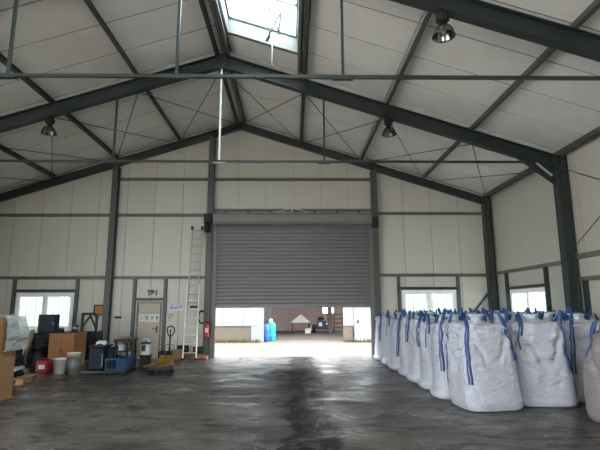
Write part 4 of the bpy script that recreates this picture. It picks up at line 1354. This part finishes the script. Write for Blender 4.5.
bucket('white bucket in front of the board cabinet', -5.77, 12.0, 0, 0.165, 0.37, 'white')
bucket('greyer bucket half hidden behind the white bucket', -5.64, 12.42, 0.1, 0.155, 0.37, 'tarp')
t = thing('bucket_block', 'dark block under the greyer bucket', 'block', (-5.64, 12.42, 0))
q = MB(); q.bbox(-0.16, 0.16, -0.14, 0.14, 0, 0.1, 0.008); part('block', q, MT['oldwood'], t)
q = MB(); q.box(-0.161, 0.161, -0.05, 0.05, 0.035, 0.06); part('groove', q, MT['black'], t)
t = thing('wire_bin', 'grey wire bin standing right of the white bucket', 'bin', (-5.40, 11.97, 0))
q = MB()
for z in (0.01, 0.2, 0.4): q.tube([((0.15 + 0.08 * z) * math.cos(2 * PI * i / 20), (0.15 + 0.08 * z) * math.sin(2 * PI * i / 20), z) for i in range(20)], 0.010, 6, True)
part('hoop', q, MT['steel_grey'], t)
for i in range(14):
    a = 2 * PI * i / 14
    q = MB(); q.tube([(0.15 * math.cos(a), 0.15 * math.sin(a), 0.01), (0.182 * math.cos(a), 0.182 * math.sin(a), 0.4)], 0.006, 5); part('wire', q, MT['steel_grey'], t)
q = MB(); q.lathe([(0.10, 0.012), (0.135, 0.012), (0.160, 0.36), (0.150, 0.36), (0.12, 0.04), (0.0, 0.04)], n=20); part('liner', q, MT['girt'], t)
t = thing('red_canister', 'red canister with a white label left of the white bucket', 'canister', (-6.28, 12.22, 0))
q = MB(); q.bbox(-0.17, 0.15, -0.11, 0.11, 0, 0.30, 0.03); part('tank', q, MT['redplastic'], t)
q = MB(); q.tube([(-0.12, 0, 0.29), (-0.10, 0, 0.35), (0.02, 0, 0.35), (0.04, 0, 0.29)], 0.014, 8); part('handle', q, MT['redplastic'], t)
q = MB(); q.lathe([(0.03, 0.29), (0.03, 0.33), (0.022, 0.34)], (0.09, 0, 0), 14); part('cap', q, MT['black'], t)
q = MB(); q.box(-0.08, 0.07, -0.1135, -0.11, 0.10, 0.20); part('label_sticker', q, MT['paper'], t)

# black gantry frame
t = thing('gantry_frame', 'black steel gantry frame behind the board cabinet', 'frame', (-6.06, 14.2, 0))
for sx in (-0.22, 0.20):
    q = MB(); q.bar((sx, 0, 0.03), (sx, 0, 1.40), 0.06, 0.06); part('post', q, MT['black'], t)
    q = MB(); q.box(sx - 0.04, sx + 0.04, -0.35, 0.35, 0, 0.05); part('foot', q, MT['black'], t)
q = MB(); q.bar((-0.25, 0, 1.43), (0.12, 0, 1.43), 0.07, 0.07); q.bar((0.12, 0, 1.43), (0.24, 0, 1.30), 0.07, 0.07); part('crossbeam', q, MT['black'], t)
q = MB(); q.bar((-0.20, 0, 1.05), (0.02, 0, 1.40), 0.045, 0.045); q.bar((0.18, 0, 1.02), (0.0, 0, 1.40), 0.045, 0.045); part('brace', q, MT['black'], t)
q = MB(); q.tube([(0.02, 0, 1.40), (0.02, 0, 1.10)], 0.012, 6); q.tube([(0.02, 0, 1.10), (0.06, 0, 1.06), (0.05, 0, 1.0), (0.0, 0, 1.0)], 0.014, 6); part('chain_hook', q, MT['galv'], t)
q = MB(); q.bbox(-0.16, 0.34, -0.2, 0.2, 0.12, 0.92, 0.02); part('motor_block', q, MT['black'], t)

# steel platform with the blue machine
t = thing('steel_platform', 'low dark steel platform under the blue machine', 'platform', (-4.64, 12.28, 0))
q = MB(); q.box(-0.56, 0.57, -0.45, 0.45, 0.05, 0.08); q.box(-0.56, 0.57, -0.455, -0.43, 0.03, 0.078); q.box(-0.56, 0.57, 0.43, 0.455, 0.03, 0.078); part('deck', q, MT['steel'], t)
for sx in (-0.50, 0.50):
    for sy in (-0.38, 0.38):
        q = MB(); q.box(sx - 0.05, sx + 0.05, sy - 0.04, sy + 0.04, 0, 0.05); part('foot', q, MT['black'], t)
t = thing('navy_tank', 'dark navy tank beside the blue machine', 'tank', (-4.92, 12.3, 0.081))
q = MB(); q.bbox(-0.20, 0.20, -0.25, 0.25, 0, 0.55, 0.03); part('tank', q, MT['navy'], t)
q = MB(); q.bbox(-0.215, 0.215, -0.27, 0.27, 0.55, 0.585, 0.01); part('lid', q, MT['slate'], t)
q = MB(); q.box(0.14, 0.17, -0.256, -0.25, 0.08, 0.4); part('level_strip', q, MT['steel_grey'], t)
vv, ff = [], []
for i in range(9):
    for j in range(9):
        x, y = -0.12 + 0.24 * i / 8, -0.12 + 0.24 * j / 8
        vv.append((x, y, 0.012 + 0.11 * abs(noise.noise(Vector((x * 9, y * 9, 1)))) + 0.08 * max(0, 1 - (x * x + y * y) * 40)))
for i in range(8):
    for j in range(8): ff.append((i * 9 + j, i * 9 + 9 + j, i * 9 + 10 + j, i * 9 + j + 1))
q = MB(); q.add(vv, ff, True)
o = part('white_rag', q, MT['rag'], None, (-4.86, 12.22, 0.669)); tag(o, 'crumpled white rag on the navy tank', 'rag')
md = o.modifiers.new('thickness', 'SOLIDIFY'); md.thickness = 0.006
t = thing('blue_machine', 'blue machine with a black open table frame', 'machine', (-4.38, 12.26, 0.081))
q = MB(); q.bbox(-0.24, 0.28, -0.40, 0.36, 0, 0.30, 0.012); part('base_cabinet', q, MT['blue'], t)
q = MB(); q.box(-0.20, 0.04, -0.404, -0.40, 0.05, 0.25); part('side_cover', q, MT['navy'], t)
for sx in (-0.03, 0.25):
    for sy in (-0.30, 0.30):
        q = MB(); q.bar((sx, sy, 0.30), (sx, sy, 0.68), 0.045); part('post', q, MT['black'], t)
q = MB(); q.bbox(-0.08, 0.30, -0.36, 0.36, 0.68, 0.74, 0.008); part('table_top', q, MT['slate'], t)
q = MB(); q.box(-0.05, 0.27, -0.32, 0.32, 0.44, 0.47); part('shelf', q, MT['steel'], t)
q = MB(); q.lathe([(0.06, -0.12), (0.07, -0.10), (0.07, 0.10), (0.06, 0.12)], (0.11, 0.0, 0.37), 16, 'x'); part('motor', q, MT['galv'], t)
q = MB(); q.bbox(0.02, 0.14, -0.28, -0.1, 0.47, 0.62, 0.01); part('gearbox', q, MT['galv'], t)
q = MB(); q.bbox(-0.22, -0.08, -0.3, 0.2, 0.30, 0.55, 0.02); part('hopper', q, MT['navy'], t)
q = MB(); q.tube([(0.10, -0.32, 0.36), (0.10, -0.42, 0.38), (0.10, -0.46, 0.44)], 0.014, 8); part('crank', q, MT['galv'], t)
timber('short orange timber on the blue machine table', -4.27, 12.28, 0.822, 0.30, 0.10, 0.04, 0.1, 'board')
t = thing('support_crate', 'black crate carrying the blue and white jug', 'crate', (-3.90, 12.76, 0))
q = MB(); q.bbox(-0.11, 0.11, -0.14, 0.14, 0, 0.36, 0.012); part('tub', q, MT['black'], t)
q = MB(); q.bbox(-0.125, 0.125, -0.155, 0.155, 0.33, 0.37, 0.006); part('rim', q, MT['black'], t)
t = thing('plastic_jug', 'blue and white plastic jug on the black crate', 'jug', (-3.90, 12.74, 0.371))
q = MB(); q.bbox(-0.11, 0.11, -0.10, 0.10, 0, 0.34, 0.025); part('body', q, MT['rag'], t)
q = MB(); q.bbox(-0.085, 0.02, -0.106, -0.10, 0.10, 0.26, 0.003); part('label_sticker', q, MT['ink'], t)
q = MB(); q.bbox(-0.112, 0.112, -0.103, 0.103, 0.26, 0.34, 0.02); part('blue_band', q, MT['blue'], t)
q = MB(); q.tube([(-0.07, 0, 0.33), (-0.06, 0, 0.42), (0.05, 0, 0.42), (0.06, 0, 0.34)], 0.016, 8); part('handle', q, MT['rag'], t)
q = MB(); q.lathe([(0.035, 0.33), (0.035, 0.38), (0.02, 0.385)], (0.07, 0, 0), 12); part('cap', q, MT['white'], t)

# yellow hand pallet truck, forks pointing to the camera's left
t = thing('pallet_truck', 'yellow hand pallet truck with an upright black handle', 'pallet truck', (-3.38, 12.90, 0), math.radians(252))
for sy in (-0.19, 0.19):
    q = MB(); q.bbox(0.06, 0.62, sy - 0.07, sy + 0.07, 0.10, 0.15, 0.012); q.prism([(0.62, 0.10), (0.72, 0.12), (0.72, 0.13), (0.62, 0.15)], sy - 0.055, sy + 0.055, lambda p, wv: (p[0], wv, p[1])); fk = part('fork', q, MT['yellow'], t)
    q = MB(); q.lathe([(0.02, -0.04), (0.05, -0.04), (0.05, 0.04), (0.02, 0.04)], (0.58, sy, 0.05), 14, 'y'); part('load_roller', q, MT['rubber'], fk)
q = MB(); q.prism([(-0.02, 0.08), (0.10, 0.10), (0.10, 0.18), (0.03, 0.34), (-0.05, 0.34), (-0.05, 0.10)], -0.2, 0.2, lambda p, wv: (p[0], wv, p[1])); part('body', q, MT['yellow'], t)
q = MB(); q.lathe([(0.055, 0.10), (0.055, 0.40), (0.035, 0.46)], (-0.10, 0, 0), 14); part('pump', q, MT['black'], t)
for sy in (-0.07, 0.07):
    q = MB(); q.lathe([(0.03, -0.03), (0.095, -0.03), (0.10, -0.02), (0.10, 0.02), (0.095, 0.03), (0.03, 0.03)], (-0.10, sy, 0.10), 18, 'y'); part('steer_wheel', q, MT['rubber'], t)
q = MB(); q.tube([(-0.11, 0, 0.40), (-0.13, 0, 0.86)], 0.022, 8)
part('handle_shaft', q, MT['black'], t)
q = MB(); q.tube([(-0.13, 0.13 * math.sin(2 * PI * i / 16) * (1.0 if math.cos(2 * PI * i / 16) > 0 else 0.75), 0.97 + 0.135 * math.cos(2 * PI * i / 16)) for i in range(16)], 0.017, 8, True); q.tube([(-0.13, 0, 0.84), (-0.13, 0, 1.02)], 0.016, 8); part('handle_loop', q, MT['black'], t)

# low platform trolley with a tube bow
t = thing('platform_trolley', 'low dark platform trolley with a thin tube bow', 'trolley', (-3.20, 11.83, 0), 0.04)
q = MB(); q.bbox(-0.34, 0.26, -0.2, 0.2, 0.11, 0.15, 0.01); part('deck', q, MT['slate'], t)
q = MB(); q.tube([(0.02, 0.15, 0.14), (0.02, 0.15, 0.66), (0.04, 0.15, 0.69), (0.21, 0.15, 0.69), (0.23, 0.15, 0.66), (0.23, 0.15, 0.14)], 0.012, 8)
part('push_bow', q, MT['steel_grey'], t)
for sx in (-0.26, 0.2):
    for sy in (-0.15, 0.15):
        q = MB(); q.lathe([(0.015, -0.018), (0.05, -0.018), (0.055, 0), (0.05, 0.018), (0.015, 0.018)], (sx, sy, 0.055), 14, 'y'); q.box(sx - 0.02, sx + 0.02, sy - 0.026, sy + 0.026, 0.07, 0.11); part('caster', q, MT['rubber'], t)
